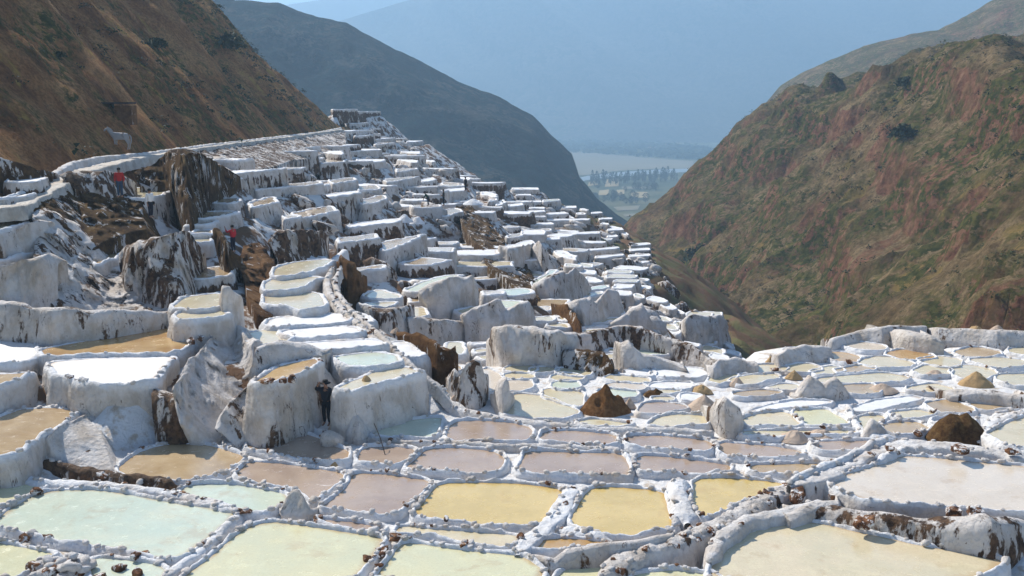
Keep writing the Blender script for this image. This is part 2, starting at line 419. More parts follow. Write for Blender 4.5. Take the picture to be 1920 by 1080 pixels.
bx(705,272,740,268,5,0,'pink',.6); bx(765,267,792,265,4,0,'white',.3); bx(756,285,785,289,5,0,'white',.2); bx(748,300,778,305,5,0,'white',.35)
bx(812,318,848,322,6,0,'white',.15); bx(790,302,812,305,4,0,'white',.4); bx(835,333,880,338,5,0,'white',.15); bx(830,347,868,349,5,0,'pink',.2); bx(832,361,868,357,5,0,'white',.2)
bx(905,364,930,370,5,0,'white',.4); bx(918,378,931,376,4,0,'pink',.4); bx(933,386,946,380,6,0,'white',.4); bx(960,356,1010,356,4,0,'white',.2)
bx(968,367,996,367,3,0,'white',.3); bx(975,380,1013,379,3,0,'white',.55); bx(953,389,978,386,5,0,'white',.2); bx(975,399,1020,397,3,0,'white',.35)
bx(978,408,995,406,3,0,'pink',.3); bx(1026,403,1062,401,4,0,'white',.25); bx(1026,414,1106,413,3,0,'white',.4); bx(1020,379,1048,377,4,0,'cream',.25)
bx(1054,391,1080,390,4,0,'white',.25); bx(998,422,1035,421,4,0,'white',.3); bx(1045,441,1123,438,4,0,'white',.35); bx(1078,455,1130,456,3,0,'white',.4)
bx(1085,472,1158,467,4,0,'white',.25); bx(1120,484,1166,480,4,0,'white',.3); bx(1020,450,1046,449,4,0,'white',.2); bx(980,440,1018,440,9,0,'white',.15)
bx(955,446,979,443,6,0,'tan',.45); bx(940,470,976,466,8,0,'white',.3); bx(972,464,998,458,7,-4,'white',.25); bx(1046,478,1080,489,8,0,'white',.3)
bx(1060,500,1086,503,6,0,'cream',.2); bx(1080,510,1112,515,6,0,'white',.2); bx(1086,498,1106,502,5,0,'cream',.2); bx(1100,527,1122,530,8,0,'white',.25)
bx(1138,446,1156,444,4,0,'white',.3); bx(1142,433,1166,431,4,0,'white',.3); bx(1126,412,1146,411,3,0,'white',.3); bx(1108,401,1126,400,3,0,'white',.3)
bx(1083,402,1096,403,4,0,'white',.3); bx(1090,394,1103,396,3,0,'white',.3); bx(1128,420,1143,422,3,0,'white',.3); bx(1146,428,1163,431,4,0,'white',.3)
bx(1166,438,1179,442,3,0,'white',.3); bx(1184,461,1214,459,4,0,'white',.2); bx(1184,471,1215,469,4,0,'white',.2); bx(1184,482,1216,480,4,0,'white',.4); bx(1184,494,1216,492,3,0,'white',.3)
bx(1140,512,1180,513,5,4,'cream',.1); bx(1146,520,1188,521,5,4,'cream',.1); bx(1152,529,1192,530,5,4,'cream',.1); bx(1150,540,1184,541,7,4,'white',.1); bx(1152,550,1176,553,6,4,'white',.15)
bx(1196,528,1212,529,6,0,'white',.2); bx(1200,540,1216,542,5,0,'white',.3); bx(1190,556,1206,560,6,0,'cream',.4)
bx(1000,540,1040,518,12,0,'mint',.1); bx(1095,548,1140,540,6,0,'mint',.1); bx(1090,558,1130,552,6,0,'cream',.1)
bx(1240,572,1262,580,6,0,'white',.3); bx(1222,562,1244,568,6,0,'white',.3); bx(1262,584,1284,590,6,0,'cream',.3)
bx(1286,594,1322,598,10,10,'cream',.35); bx(1322,592,1354,592,7,0,'cream',.3)
bx(1224,598,1250,603,8,0,'cream',.3); bx(1238,610,1262,618,8,4,'cream',.15); bx(1250,622,1274,629,8,4,'white',.15); bx(1262,608,1284,616,8,4,'cream',.15)
bx(1276,645,1312,652,7,4,'white',.2); bx(1312,638,1336,646,6,0,'cream',.3); bx(1322,656,1350,664,8,0,'cream',.15); bx(1336,668,1362,676,7,0,'white',.2); bx(1350,644,1374,654,7,0,'white',.4); bx(1290,634,1312,637,6,0,'pink',.3)
bx(1366,662,1388,668,6,0,'white',.5); bx(1385,676,1410,682,6,0,'white',.5)
# striped ponds in the middle
bx(1140,650,1182,651,7,2,'cream',.1,'M'); bx(1137,660,1180,661,7,2,'cream',.1,'M'); bx(1137,672,1172,673,8,3,'cream',.1,'M'); bx(1140,685,1164,686,9,0,'cream',.1,'M')
bx(1196,664,1240,665,8,0,'mint',.2,'M'); bx(1085,618,1160,612,7,0,'cream',.1,'M'); bx(1085,608,1165,602,6,0,'cream',.1,'M'); bx(1095,626,1128,624,6,0,'cream',.1,'M')
bx(1165,598,1200,590,8,0,'mint',.1,'M'); bx(1130,590,1165,588,6,0,'mint',.1,'M')
bx(1040,600,1066,604,8,0,'cream',.1,'M'); bx(1032,612,1060,614,7,0,'cream',.1,'M'); bx(1004,606,1036,603,11,0,'cream',.15,'M')
pd('cream','H','672,559 698,543 720,542 743,559 710,561',.3)
pd('cream','H','664,570 690,567 743,566 733,575 700,578',.45)
pd('tan','H','771,559 800,556 810,560 795,566 771,566',.2)
pd('cream','H','770,578 790,577 803,594 785,596 770,595',.2)
pd('green','M','764,544 792,530 838,517 866,516 843,522 800,539 787,548',.15)
pd('green','M','907,572 932,563 983,565 973,572 950,578 945,574',.2)
pd('cream','M','862,583 880,574 905,575 896,582 870,590',.2)
pd('pink','M','902,546 938,546 943,552 907,554',.3)
pd('mint','M','942,545 985,542 990,550 955,556',.1)
pd('tan','H','560,478 600,480 612,484 570,488',.5)

# ------------------------------------------------------------------ pond geometry
def world_poly(d):
    pts = d['pts']; mode = d['mode']
    if not d.get('box'): pts = chaikin(pts, .2 if (mode == 'P' and max(p[1] for p in pts) > 800) else .11)
    if isinstance(mode, str):
        vmax = max(p[1] for p in pts); fr = [p for p in pts if p[1] > vmax - 12 - .25 * (vmax - min(q[1] for q in pts))]
        if mode == 'P':
            um = sum(p[0] for p in pts) / len(pts); vm = sum(p[1] for p in pts) / len(pts)
        else:
            um = sum(p[0] for p in fr) / len(fr); vm = sum(p[1] for p in fr) / len(fr)
        Y = depth(um, vm, mode); z = -ray(um, vm)[1] * Y
    else: z = mode
    W = [unp(u, v, z) for u, v in pts]
    if not isinstance(mode, str) or mode != 'P':
        Yf = min(p.y for p in W)
        for p in W:                       # far, grazing ponds keep a believable depth
            if p.y > Yf + 9: f = (Yf + 9) / p.y; p.x *= f; p.y *= f
    A = sum(W[i].x * W[(i + 1) % len(W)].y - W[(i + 1) % len(W)].x * W[i].y for i in range(len(W)))
    if A < 0: W.reverse(); pts = pts[::-1]
    if (mode == 'P' and W[0].y > 37) or (not isinstance(mode, str) and -11.2 < mode and W[0].y > 37):       # thin dikes between the farther flat ponds
        n_ = len(W); N_ = []
        for i in range(n_):
            e = W[(i + 1) % n_] - W[i - 1]; l_ = math.hypot(e.x, e.y) + 1e-9; N_.append((e.y / l_, -e.x / l_))
        k_ = .12 if W[0].y < 40 else .28
        for p, q in zip(W, N_): p.x += q[0] * k_; p.y += q[1] * k_
    d['W'] = W; d['z'] = z; d['cx'] = sum(p.x for p in W) / len(W); d['cy'] = sum(p.y for p in W) / len(W)
    d['uc'] = sum(p[0] for p in pts) / len(pts); d['vc'] = sum(p[1] for p in pts) / len(pts)
    d['area'] = abs(A) / 2
for d in PONDS: world_poly(d)
def poly_dist(X, Y, W):
    Pn = np.stack([X, Y], -1); d2 = np.full(X.shape, 1e9); ins = np.zeros(X.shape, bool)
    n = len(W)
    for i in range(n):
        a = np.array([W[i].x, W[i].y]); b = np.array([W[(i + 1) % n].x, W[(i + 1) % n].y]); ab = b - a
        t = np.clip(((Pn - a) @ ab) / max(ab @ ab, 1e-9), 0, 1)
        q = a + t[..., None] * ab; d2 = np.minimum(d2, ((Pn - q) ** 2).sum(-1))
        c = ((a[1] > Y) != (b[1] > Y)) & (X < (b[0] - a[0]) * (Y - a[1]) / (b[1] - a[1] + 1e-12) + a[0])
        ins ^= c
    d = np.sqrt(d2); d[ins] = 0
    return d
# filler terraces laid out on the ground between the traced ones
HILL_UV = P('300,300 600,262 720,215 800,290 960,350 1180,445 1290,570 1400,655 1330,690 1180,640 900,600 700,520 560,440 420,360')
def in_uv(u, v, poly):
    c = False; n = len(poly)
    for i in range(n):
        a, b = poly[i], poly[(i + 1) % n]
        if (a[1] > v) != (b[1] > v) and u < (b[0] - a[0]) * (v - a[1]) / (b[1] - a[1]) + a[0]: c = not c
    return c
def project(x, y, z):
    f = y * CP - z * SP; up = y * SP + z * CP
    return 960 + FPX * x / f, 540 - FPX * up / f
def hz(x, y): return -13.6 - .36 * x - .01 * y
rf = random.Random(3); nf = 0
cx_all = [(d['cx'], d['cy'], d) for d in PONDS]
Y = 56.
while Y < 225 and nf < 175:
    X = -32 + rf.random() * 3
    while X < 32:
        ww = rf.uniform(1.6, 3.4) if rf.random() < .5 else rf.uniform(3.6, 8); dd = rf.uniform(1.2, 3.0)
        x = X + rf.uniform(-.5, .5); y = Y + rf.uniform(-.8, .8); z = hz(x, y) - rf.uniform(-.3, 1.9)
        u, v = project(x, y, z)
        if u > 1020: ww = min(ww, 3.2)
        X += ww + rf.uniform(-.1, .6)
        if not in_uv(u + 14, v - 10, HILL_UV) or not in_uv(u, v, HILL_UV) or rf.random() < .15: continue
        if any(abs(px - x) < 14 and abs(py - y) < 14 and float(poly_dist(np.array([x]), np.array([y]), q['W'])[0]) < 1.5 for px, py, q in cx_all): continue
        r = rf.uniform(-.6, .25)
        W = []
        for sx, sy in ((-1, -1), (0, -1.25), (1, -1), (1, 1), (-1, 1)):
            lx, ly = sx * ww / 2 * rf.uniform(.9, 1.1), sy * dd / 2 * rf.uniform(.85, 1.15)
            W.append(Vector((x + lx * math.cos(r) - ly * math.sin(r), y + lx * math.sin(r) + ly * math.cos(r), z)))
        d = dict(c=rf.choice(['white', 'white', 'cream', 'pink', 'tan']), mode='H', brown=rf.choice([.1, .2, .35, .5]), W=W, z=z, cx=x, cy=y, uc=u, vc=v, area=ww * dd, box=True, fill=True, pts=[])
        PONDS.append(d); cx_all.append((x, y, d)); nf += 1
    Y += 3.1 + Y * .006
print('ponds', len(PONDS), 'fill', nf)

# ------------------------------------------------------------------ base ground under the terraces
GX = np.arange(-52, 78, .8); GY = np.concatenate([np.arange(4, 120, .8), np.arange(120, 330, 1.6)])
gx, gy = np.meshgrid(GX, GY)
dmin = np.full(gx.shape, 99.); dminP = np.full(gx.shape, 99.); zlow = np.full(gx.shape, 99.); wz = np.zeros(gx.shape); ww_ = np.zeros(gx.shape)
for d in PONDS:
    ix = np.where(np.abs(GX - d['cx']) < 26)[0]; iy = np.where(np.abs(GY - d['cy']) < 26)[0]
    if not len(ix) or not len(iy): continue
    s_ = np.ix_(iy, ix); dd = poly_dist(gx[s_], gy[s_], d['W'])
    g = .13 if d['mode'] == 'P' else (.55 if not isinstance(d['mode'], str) else .75)
    dmin[s_] = np.minimum(dmin[s_], dd)
    if d['mode'] == 'P' or (not isinstance(d['mode'], str) and d['mode'] < -11.2): dminP[s_] = np.minimum(dminP[s_], dd)
    zl = zlow[s_]; m = dd < 1.25; zl[m] = np.minimum(zl[m], d['z'] - g); zlow[s_] = zl
    wgt = 1 / (dd + .6) ** 3; wz[s_] += wgt * (d['z'] - g); ww_[s_] += wgt
idw = np.where(ww_ > 0, wz / np.maximum(ww_, 1e-9), np.where(gy < 30, -12.9, -30))
base = idw - .75 * np.clip(dmin - 1.6, 0, 60)
base = np.where(gy < 26, np.maximum(base, np.where(np.abs(gx) < 40, -13.1, -30)), base)
base = np.minimum(base, zlow)
rough_ = fbm(np.stack([gx * .5, gy * .5, gx * 0], -1), 4, 3)
base = base - np.where(dmin > .8, .5 + rough_ * .9, 0) * np.clip((dmin - .8) / 2, 0, 1)
base = np.maximum(base, -75)
def base_at(x, y):
    i = int(np.clip(np.searchsorted(GY, y), 1, len(GY) - 1)); j = int(np.clip(round((x - GX[0]) / .8), 0, len(GX) - 1))
    return float(base[i, j])
gm = NB('salty ground'); ga = gm.attr('brown')
c_ = gm.mix(gm.ss(gm.noise(.8, 8, .65), .45, .56), (.70, .68, .65), (.16, .09, .05))
c_ = gm.mix(gm.ss(gm.noise(.3, 6, .6), .54, .64), c_, (.15, .085, .045))
c_ = gm.mix(ga, gm.mix(gm.ss(gm.noise(1.6, 6, .65), .5, .66), (.74, .72, .70), (.52, .43, .34)), c_)
sp_ = gm.N.new('ShaderNodeSeparateXYZ'); gm.L.new(gm.pos, sp_.inputs[0])
c_ = gm.mix(gm.ss(sp_.outputs[2], -16.5, -21.), c_, gm.mix(gm.ss(gm.noise(.25, 7, .65), .42, .62), (.16, .09, .05), (.13, .12, .05)))
M['ground'] = gm.fin(c_, .92, gm.bump(gm.noise(2.5, 8, .7), .9, .2), .1)
gbr = np.clip((np.minimum(dminP, 9) - 1.5) / 1.5, 0, 1)
V = np.stack([gx.ravel(), gy.ravel(), base.ravel()], 1)
g = mesh_np('ground', V, grid_faces(len(GY), len(GX)), M['ground'], origin=(0, 0, 0), brown=gbr); tag(g, kind='structure')

# ------------------------------------------------------------------ stones (shared meshes)
STONES = []
def stone_mesh(seed, mat):
    bm = bmesh.new(); bmesh.ops.create_icosphere(bm, subdivisions=2 if seed < 90 else 1, radius=1)
    V = np.array([v.co[:] for v in bm.verts]); k_ = 1.5 if seed >= 10 else 1.; n = vnoise(V * 1.3 + seed * 7.1, seed) * .35 * k_ + vnoise(V * 3 + seed, seed) * .14 * k_
    q = np.sign(V) * np.abs(V) ** (.55 if seed >= 10 else .8)
    for v, k, qq in zip(bm.verts, n, q): v.co = Vector(qq) * (1 + k); v.co.z *= .72
    me = bpy.data.meshes.new('stone'); bm.to_mesh(me); bm.free(); me.materials.append(mat)
    a = me.attributes.new('brown', 'FLOAT', 'POINT'); a.data.foreach_set('value', np.full(len(me.vertices), .12, np.float32))
    me.polygons.foreach_set('use_smooth', [mat.name != 'brown stone'] * len(me.polygons)); return me
for k in range(6): STONES.append(stone_mesh(k, M['stone_salt']))
BSTONES = [stone_mesh(10 + k, M['stone_brown']) for k in range(5)]
def put_stone(loc, size, brown=False, parent=None, r=None, name='stone'):
    r = r or random
    o = bpy.data.objects.new(name, r.choice(BSTONES if brown else STONES)); col.objects.link(o)
    p = Vector(loc)
    if parent: o.parent = parent; p = p - parent.location
    o.location = p; o.rotation_euler = (r.uniform(-.4, .4), r.uniform(-.4, .4), r.uniform(0, 6.3))
    o.scale = (size * r.uniform(.8, 1.3), size * r.uniform(.7, 1.05), size * r.uniform(.7, 1.1)); return o

# ------------------------------------------------------------------ build ponds
def build_pond(d, idx):
    W = d['W']; z = d['z']; Yc = d['cy']
    root = empty('salt_pond', Vector((d['cx'], d['cy'], z - .3))) if COLLECT is None else None
    d['root'] = root
    seg = min(max(Yc * .0036, .10), .6)
    nearp0 = d['mode'] == 'P' or (not isinstance(d['mode'], str) and d['mode'] < -9)
    if not nearp0: d['brown'] = max(d['brown'], random.Random(idx).choice([.04, .08, .14, .22, .32, .5, .7]))
    Q = resample([(p.x, p.y) for p in W], seg, True)
    n = len(Q)
    wob = vnoise(np.c_[Q * .9, np.full(n, idx * 1.7)], 5) * ((.10 if Yc < 37 else .05) if nearp0 else .24) + vnoise(np.c_[Q * .35, np.full(n, idx * 3.1)], 6) * (0 if nearp0 else .35)
    T = np.roll(Q, -2, 0) - np.roll(Q, 2, 0); T /= np.linalg.norm(T, axis=1)[:, None] + 1e-9
    Nn = np.stack([T[:, 1], -T[:, 0]], 1)
    # smooth normals
    for _ in range(2): Nn = Nn + np.roll(Nn, 1, 0) + np.roll(Nn, -1, 0)
    Nn /= np.linalg.norm(Nn, axis=1)[:, None] + 1e-9
    Q = Q + Nn * wob[:, None]
    # brine
    ins = min(.34, .10 * math.sqrt(d['area']))
    Vb = np.r_[np.c_[Q + Nn * .07, np.full(n, z)], np.c_[Q + (Q.mean(0) - Q) * (ins / max(.5, .45 * math.sqrt(d['area']))), np.full(n, z)]]
    mesh_np('brine', Vb, grid_faces(2, n, True)[:, ::-1].tolist() + [list(range(n, 2 * n))], BR[d['c']], root, smooth=False, brown=np.r_[np.ones(n), np.zeros(n)])
    nearp = d['mode'] == 'P' or (not isinstance(d['mode'], str) and d['mode'] < -11.2)
    if nearp: wd = .135 if Yc < 37 else .10; h = .095 if Yc < 37 else .055
    else: wd = .19 if Yc < 60 else .26; h = .10
    wd = d.get('rim', wd)
    hback = np.ones(n) if nearp else 1 - .75 * np.clip(Nn[:, 1] * 1.6, 0, 1)
    prof = [(-.06, -.12), (0, .02), (.14, .55), (.34, .92), (.55, 1.0), (.78, .86), (.95, .5), (1.05, .1)]
    rows = []
    s3 = np.c_[Q, np.full(n, z)]
    hn = (1 + .55 * vnoise(s3 * 2.1, 11) + .45 * vnoise(s3 * 6, 12)) * hback
    wn = 1 + .30 * vnoise(s3 * 1.7, 13) + .18 * vnoise(s3 * 5, 14)
    for o, hh in prof:
        off = o * wd * wn if o > 0 else np.full(n, o)
        rows.append(np.c_[Q + Nn * off[:, None], z + hh * h * hn if hh > 0 else np.full(n, z + hh)])
    rim = np.array(rows)
    rim += (np.stack([vnoise(rim * 7, 21), vnoise(rim * 7, 22), vnoise(rim * 7, 23)], -1) * .03) * (1 if Yc < 70 else 1.1) * np.array([0, .3, 1, 1, 1, 1, 1, 1])[:, None, None]
    nr = len(rows)
    mesh_np('salt_rim', rim.reshape(-1, 3), grid_faces(nr, n, True), M['salt'], root, brown=np.zeros(nr * n))
    # outer wall down to the ground
    drop = max(z - min(base_at(q[0], q[1]) for q in Q[::max(1, n // 14)] + Nn[::max(1, n // 14)] * .6) + .5, .8)
    drop = min(drop, 6.5 if Yc < 90 else 2.6)
    step = .09 if drop < 1.2 else (.16 if Yc < 60 else .3)
    k = max(4, int(drop / step)); rows = []; bro = []
    for j in range(k + 1):
        t = drop * (j / k) ** 1.15
        fl = (.03 + .065 * t)
        base_o = wd * 1.05 * wn
        q3 = np.c_[Q + Nn * (base_o + fl)[:, None], np.full(n, z + .1 * h - t)]
        amp = min(.03 + .13 * t, .17 if nearp0 else .28)
        dsp = amp * (vnoise(q3 * np.array([1.1, 1.1, .3]), 31) + .8 * ridged(q3 * np.array([2.6, 2.6, .4]), 3, 32) + .4 * vnoise(q3 * np.array([7, 7, 3.]), 33) + .35 * ridged(q3 * np.array([1.3, 1.3, 1.6]), 3, 34))
        q3[:, :2] += Nn * dsp[:, None]
        if j == 0: q3 = rim[-1].copy()
        rows.append(q3); bro.append(np.full(n, (d['brown'] * .9 + (.10 if nearp else .15) + (.05 if Yc > 60 else 0)) * min(1, .15 + t * (1.3 if Yc < 50 else 1.6)) + .05 * vnoise(q3 * .9, 35)))
    wall = np.array(rows)
    if d['mode'] != 'P' or drop > 1.3:
        mesh_np('retaining_wall', wall.reshape(-1, 3), grid_faces(k + 1, n, True), M['salt'], root, brown=np.array(bro))
    else:
        mesh_np('dike_side', wall.reshape(-1, 3), grid_faces(k + 1, n, True), M['salt'], root, brown=np.array(bro) * .6)
    # stones on the rim
    if Yc < 46 and not d.get('fill'):
        rr = random.Random(idx); per = n * seg; cnt = int(per * (2.6 if Yc < 34 else (1.4 if Yc < 37 else .5)))
        cnt = min(cnt, 44)
        for _ in range(cnt):
            i = rr.randrange(n); p = rim[4][i]
            br = rr.random() < .09
            put_stone((p[0], p[1], p[2] - .01), rr.uniform(.045, .10) * (1 if Yc < 37 else .7) * (1.05 if br else 1.2), br, root, rr)
PONDS.sort(key=lambda q: -(q['area'] + (0 if q.get('fill') else 60)) / q['cy'] ** 2)
for i, d in enumerate(PONDS[:298]): build_pond(d, i)
COLLECT = []; rest_ = PONDS[298:]
for i, d in enumerate(rest_): build_pond(d, 298 + i)
CL = COLLECT; COLLECT = None
mats_ = []; Vr = []; Fr = []; Br = []; Mi = []; Sm = []; of_ = 0
for V_, F_, m_, b_, s_ in CL:
    if m_ not in mats_: mats_.append(m_)
    Vr.append(V_); Br.append(b_); Fr += [[k + of_ for k in f] for f in F_]; Mi += [mats_.index(m_)] * len(F_); Sm += [s_] * len(F_); of_ += len(V_)
if Vr:
    o = mesh_np('small_salt_ponds', np.concatenate(Vr), Fr, None, origin=(0, 0, 0), brown=np.concatenate(Br))
    for m_ in mats_: o.data.materials.append(m_)
    o.data.polygons.foreach_set('material_index', Mi); o.data.polygons.foreach_set('use_smooth', Sm)
    tag(o, 'smallest far white salt terraces between the larger ones on the hillside', 'salt ponds', kind='stuff')
PONDS = PONDS[:298]

# ------------------------------------------------------------------ loose rubble and crust between the terraces
def rubble(name, n, size, brown, mat, label, seed):
    r = np.random.RandomState(seed); tv = []
    for k in range(5):
        bm = bmesh.new(); bmesh.ops.create_icosphere(bm, subdivisions=2, radius=1); v = np.array([q.co[:] for q in bm.verts]); f = np.array([[q.index for q in p.verts] for p in bm.faces]); bm.free()
        v = v * (1 + .45 * vnoise(v * 1.2 + k * 5 + seed, k) + .22 * vnoise(v * 2.9 + k, k + 3))[:, None]; tv.append(v)
    Vs = []; Fs = []; off = 0; c = 0
    while c < n:
        y = 44 + 150 * r.rand() ** 1.3; x = r.uniform(-32, 32); z = base_at(x, y); u, v = project(x, y, z)
        if not in_uv(u, v, HILL_UV) : continue
        c += 1; s_ = size[0] + (size[1] - size[0]) * r.rand() ** 2; ang = r.uniform(-.5, .5)
        q = tv[r.randint(5)] * np.array([s_ * r.uniform(.8, 2.2), s_ * r.uniform(.6, 1.1), s_ * r.uniform(.6, 1.2)])
        q = np.stack([q[:, 0] * math.cos(ang) - q[:, 1] * math.sin(ang) + x, q[:, 0] * math.sin(ang) + q[:, 1] * math.cos(ang) + y, q[:, 2] - q[:, 0] * .3 + z + .3 * s_], 1)
        Vs.append(q); Fs.append(f + off); off += len(q)
    V_ = np.concatenate(Vs); o = mesh_np(name, V_, np.concatenate(Fs), M[mat], origin=(0, 0, 0), brown=np.full(len(V_), brown)); tag(o, label, 'rubble', kind='stuff')
rubble('salt_rubble', 900, (.2, .8), .35, 'salt', 'loose salt-crusted rubble between the hillside terraces', 5)
rubble('earth_rubble', 420, (.2, .75), .62, 'salt', 'dark earthy clods between the hillside terraces', 6)
# ------------------------------------------------------------------ banks, cliffs and free-standing walls
BANKS = []
def cliff(top, bot, mode='H', brown=.3, name='salt_bank', label='', cat='bank', mat='salt', lean=.25, thick=.8, amp=1., slope=False, tmode=None):
    top = P(top); bot = P(bot)
    if mat == 'salt': brown = .12 + brown * .62
    else: amp = amp * 1.6
    L = max(sum(math.dist(top[i], top[i + 1]) for i in range(len(top) - 1)), sum(math.dist(bot[i], bot[i + 1]) for i in range(len(bot) - 1)))
    N = max(8, int(L / 3.0)); T = resample(top, 0, n=N); B = resample(bot, 0, n=N)
    F3 = []; T3 = []
    for (u, v), (ut, vt) in zip(B, T):
        Yf = depth(u, v, mode); f = at(u, v, Yf)
        bt = ray(ut, vt)[1]; hh = max((ray(u, v)[1] - bt) * Yf, .1)
        if slope: Yt = max(depth(ut, vt, tmode if tmode is not None else mode), Yf + .15 * hh)
        else: Yt = Yf + lean * hh
        F3.append(f); T3.append(at(ut, vt, Yt))
    F3 = np.array(F3); T3 = np.array(T3); hh = np.linalg.norm(T3 - F3, axis=1)
    Yc = F3[:, 1].mean(); Mr = int(min(max(hh.mean() / (Yc * .0045), 6), 40))
    rows = []
    Hm = hh.mean()
    for j in range(-3, Mr + 1):
        t = j / Mr
        q = F3 + (T3 - F3) * t
        if j < 0: q = F3 + np.array([0, -.05, -.5]) * (-j) * np.array([1, 1, 1])
        a = min(.20 * Hm, .5) * amp * (1 if j < Mr else .6)
        nn = fbm(q * np.array([.9, .9, .45]), 5, 41) * 1.7 + .7 * ridged(q * np.array([1.4, 1.4, .35]), 4, 44) - .2
        a = a * min(1, .15 + 1.8 * max(t, 0)); nn = nn + .45 * vnoise(q * 3.7, 48)
        q = q + np.stack([nn * .35 * a, -np.abs(a) * nn - .05 * Hm * math.sin(math.pi * max(0, min(1, t))), .25 * a * vnoise(q * 1.5, 47)], 1)
        rows.append(q)
    jag = fbm(T3 * 1.3, 3, 51)[:, None] * np.array([[0, 0, .3 * amp]]) * min(1, Hm / 2)
    rows[-1] = rows[-1] + jag
    for k, (dy, dz) in enumerate(((.25, .06), (.6, .05), (1., -.12), (1.25, -.6 * Hm - .3), (1.5, -1.3 * Hm - 1.5))):
        q = T3 + jag * (1 - k * .25) + np.array([0, dy * thick, dz]); q = q + np.stack([vnoise(q * 2, 52), vnoise(q * 2, 53), vnoise(q * 2, 54)], 1) * .07 * amp
        rows.append(q)
    G = np.array(rows)
    # returns at both ends so that the bank is solid seen from the side
    left = G[:, :1] + np.array([-.15, thick * 1.3, 0]); left[:, :, 2] -= .25 * Hm
    right = G[:, -1:] + np.array([.15, thick * 1.3, 0]); right[:, :, 2] -= .25 * Hm
    G = np.concatenate([left, G, right], 1)
    o = mesh_np(name, G.reshape(-1, 3), grid_faces(G.shape[0], G.shape[1]), M[mat], brown=np.full(G.shape[0] * G.shape[1], brown))
    tag(o, label, cat); o['_uv'] = [float(B[:, 0].mean()), float((B[:, 1].mean() + T[:, 1].mean()) / 2)]
    return o
cliff('55,387 80,372 110,355 160,350 200,366 240,373 268,382', '95,402 125,425 150,448 172,470 205,448 240,438 275,430', brown=1, mat='earth', name='earth_bank', cat='earth bank', label='large brown grassy earth bank below the white path, left of the two standing people', slope=True, thick=2)
cliff('62,395 105,420 150,462 190,500 240,505 300,530 345,560', '82,583 120,586 180,586 240,587 290,588 340,589 385,590', brown=.62, name='rubble_slope', cat='slope', label='steep slope of salt streaked with dark rubble below the brown grassy bank', slope=True, thick=2, amp=1.5)
cliff('222,478 250,462 300,442 345,436 358,452', '240,560 285,578 325,582 350,575 372,530', brown=.8, name='stained_wall', cat='wall', label='salt wall with big dark red-brown stains and white drips at its top', amp=1.4, lean=.5)
cliff('0,506 40,491 82,476', '-20,575 40,580 85,582', brown=.15, name='salt_wall', cat='wall', label='tall pale salt wall at the left edge below two small ponds')
cliff('-20,440 20,437 65,415', '-20,466 30,468 72,466', brown=.2, name='salt_wall', cat='wall', label='short white salt wall at the left edge under the topmost small pond')
cliff('250,322 280,312 300,296 315,282 345,288 372,300 396,312', '262,350 290,358 325,372 345,412 362,430 384,392 398,372', brown=1, mat='earth', name='earth_bank', cat='earth bank', label='tall brown earth outcrop with a dark bushy top right of the red-shirted person', slope=False, lean=1.0, thick=3)
cliff('110,330 150,322 200,324 228,335', '140,356 175,362 205,372 240,368', brown=.85, name='earth_bank', cat='earth bank', label='low dark earth bank just left of the standing person in a red shirt', lean=.4)
cliff('-20,300 20,302 60,318 76,322', '-20,335 20,337 55,340 80,338', brown=1, mat='earth', name='earth_bank', cat='earth bank', label='dark earth bank under a flat white salt patch at the upper left edge', lean=.3)
cliff('398,436 408,438 420,456 430,476', '412,498 422,508 432,514 440,506', brown=1, mat='earth', name='earth_bank', cat='earth bank', label='narrow dark earth bank at the feet of the person in red with a raised hand', lean=.5)
cliff('448,478 462,462 476,466 488,492 500,520 514,560', '458,525 466,560 478,585 492,594 504,596 516,588', brown=1, mat='redearth', name='earth_bank', cat='earth bank', label='tall narrow brown earth rib above the white striped ponds', slope=True, thick=2.5)
cliff('500,448 520,433 560,432 602,436', '520,488 550,492 580,487 608,482', brown=.95, name='stained_wall', cat='wall', label='dark brown hollow wall with white icicle drips right of the raised-hand person', amp=1.5)
cliff('622,505 640,486 662,497 674,520', '636,525 652,544 668,548 678,545', brown=1, mat='redearth', name='earth_bank', cat='earth bank', label='small rust brown knob beside the curving white channel', lean=.3)
cliff('856,386 880,388 908,402 926,430 946,452', '868,420 890,455 912,470 936,480 955,500', brown=1, mat='earth', name='earth_bank', cat='earth bank', label='steep bare brown slope in the middle of the terraces, below the pile of white salt', slope=True)
cliff('902,458 930,470 962,488 988,500 1006,530', '915,500 940,515 975,545 998,558 1012,565', brown=1, mat='earth', name='earth_bank', cat='earth bank', label='broad brown bank in the middle of the terraces, right under the steep brown slope', slope=True)
cliff('1042,574 1060,573 1080,594 1088,612', '1046,590 1062,603 1076,622 1090,630', 'M', brown=1, mat='redearth', name='earth_bank', cat='earth bank', label='brown tongue of earth above the long stained salt wall', lean=.4)
cliff('743,628 780,632 812,644 842,662', '748,636 788,652 820,668 850,672', -10.6, brown=1, mat='redearth', name='earth_bank', cat='earth bank', label='long low dark brown face beside the white channel', lean=.3)
cliff('690,580 730,582 766,577', '698,603 738,618 772,617', brown=.75, name='stained_wall', cat='wall', label='ragged brown and white cut bank under a small cream pond, left of the long grey wall')
cliff('764,598 800,600 850,605 900,616 958,630', '768,622 820,634 880,632 960,640', brown=.4, name='salt_wall', cat='wall', label='long low grey-white wall tapering to the right, above the pale small ponds')
cliff('866,592 900,578 930,567 938,566 947,583 968,572 990,566 998,580', '872,610 900,618 930,620 950,622 975,622 995,622 1002,618 1004,616', 'M', brown=.25, name='salt_wall', cat='wall', label='big white double-topped block wall with a thin dark crack', lean=.15)
cliff('784,550 800,540 828,528 850,521 872,522 886,520 890,535', '800,572 820,577 845,577 862,572 878,570 888,566 892,562', 'M', brown=.15, name='salt_wall', cat='wall', label='curved white wall rising to the right around a greenish tan pond')
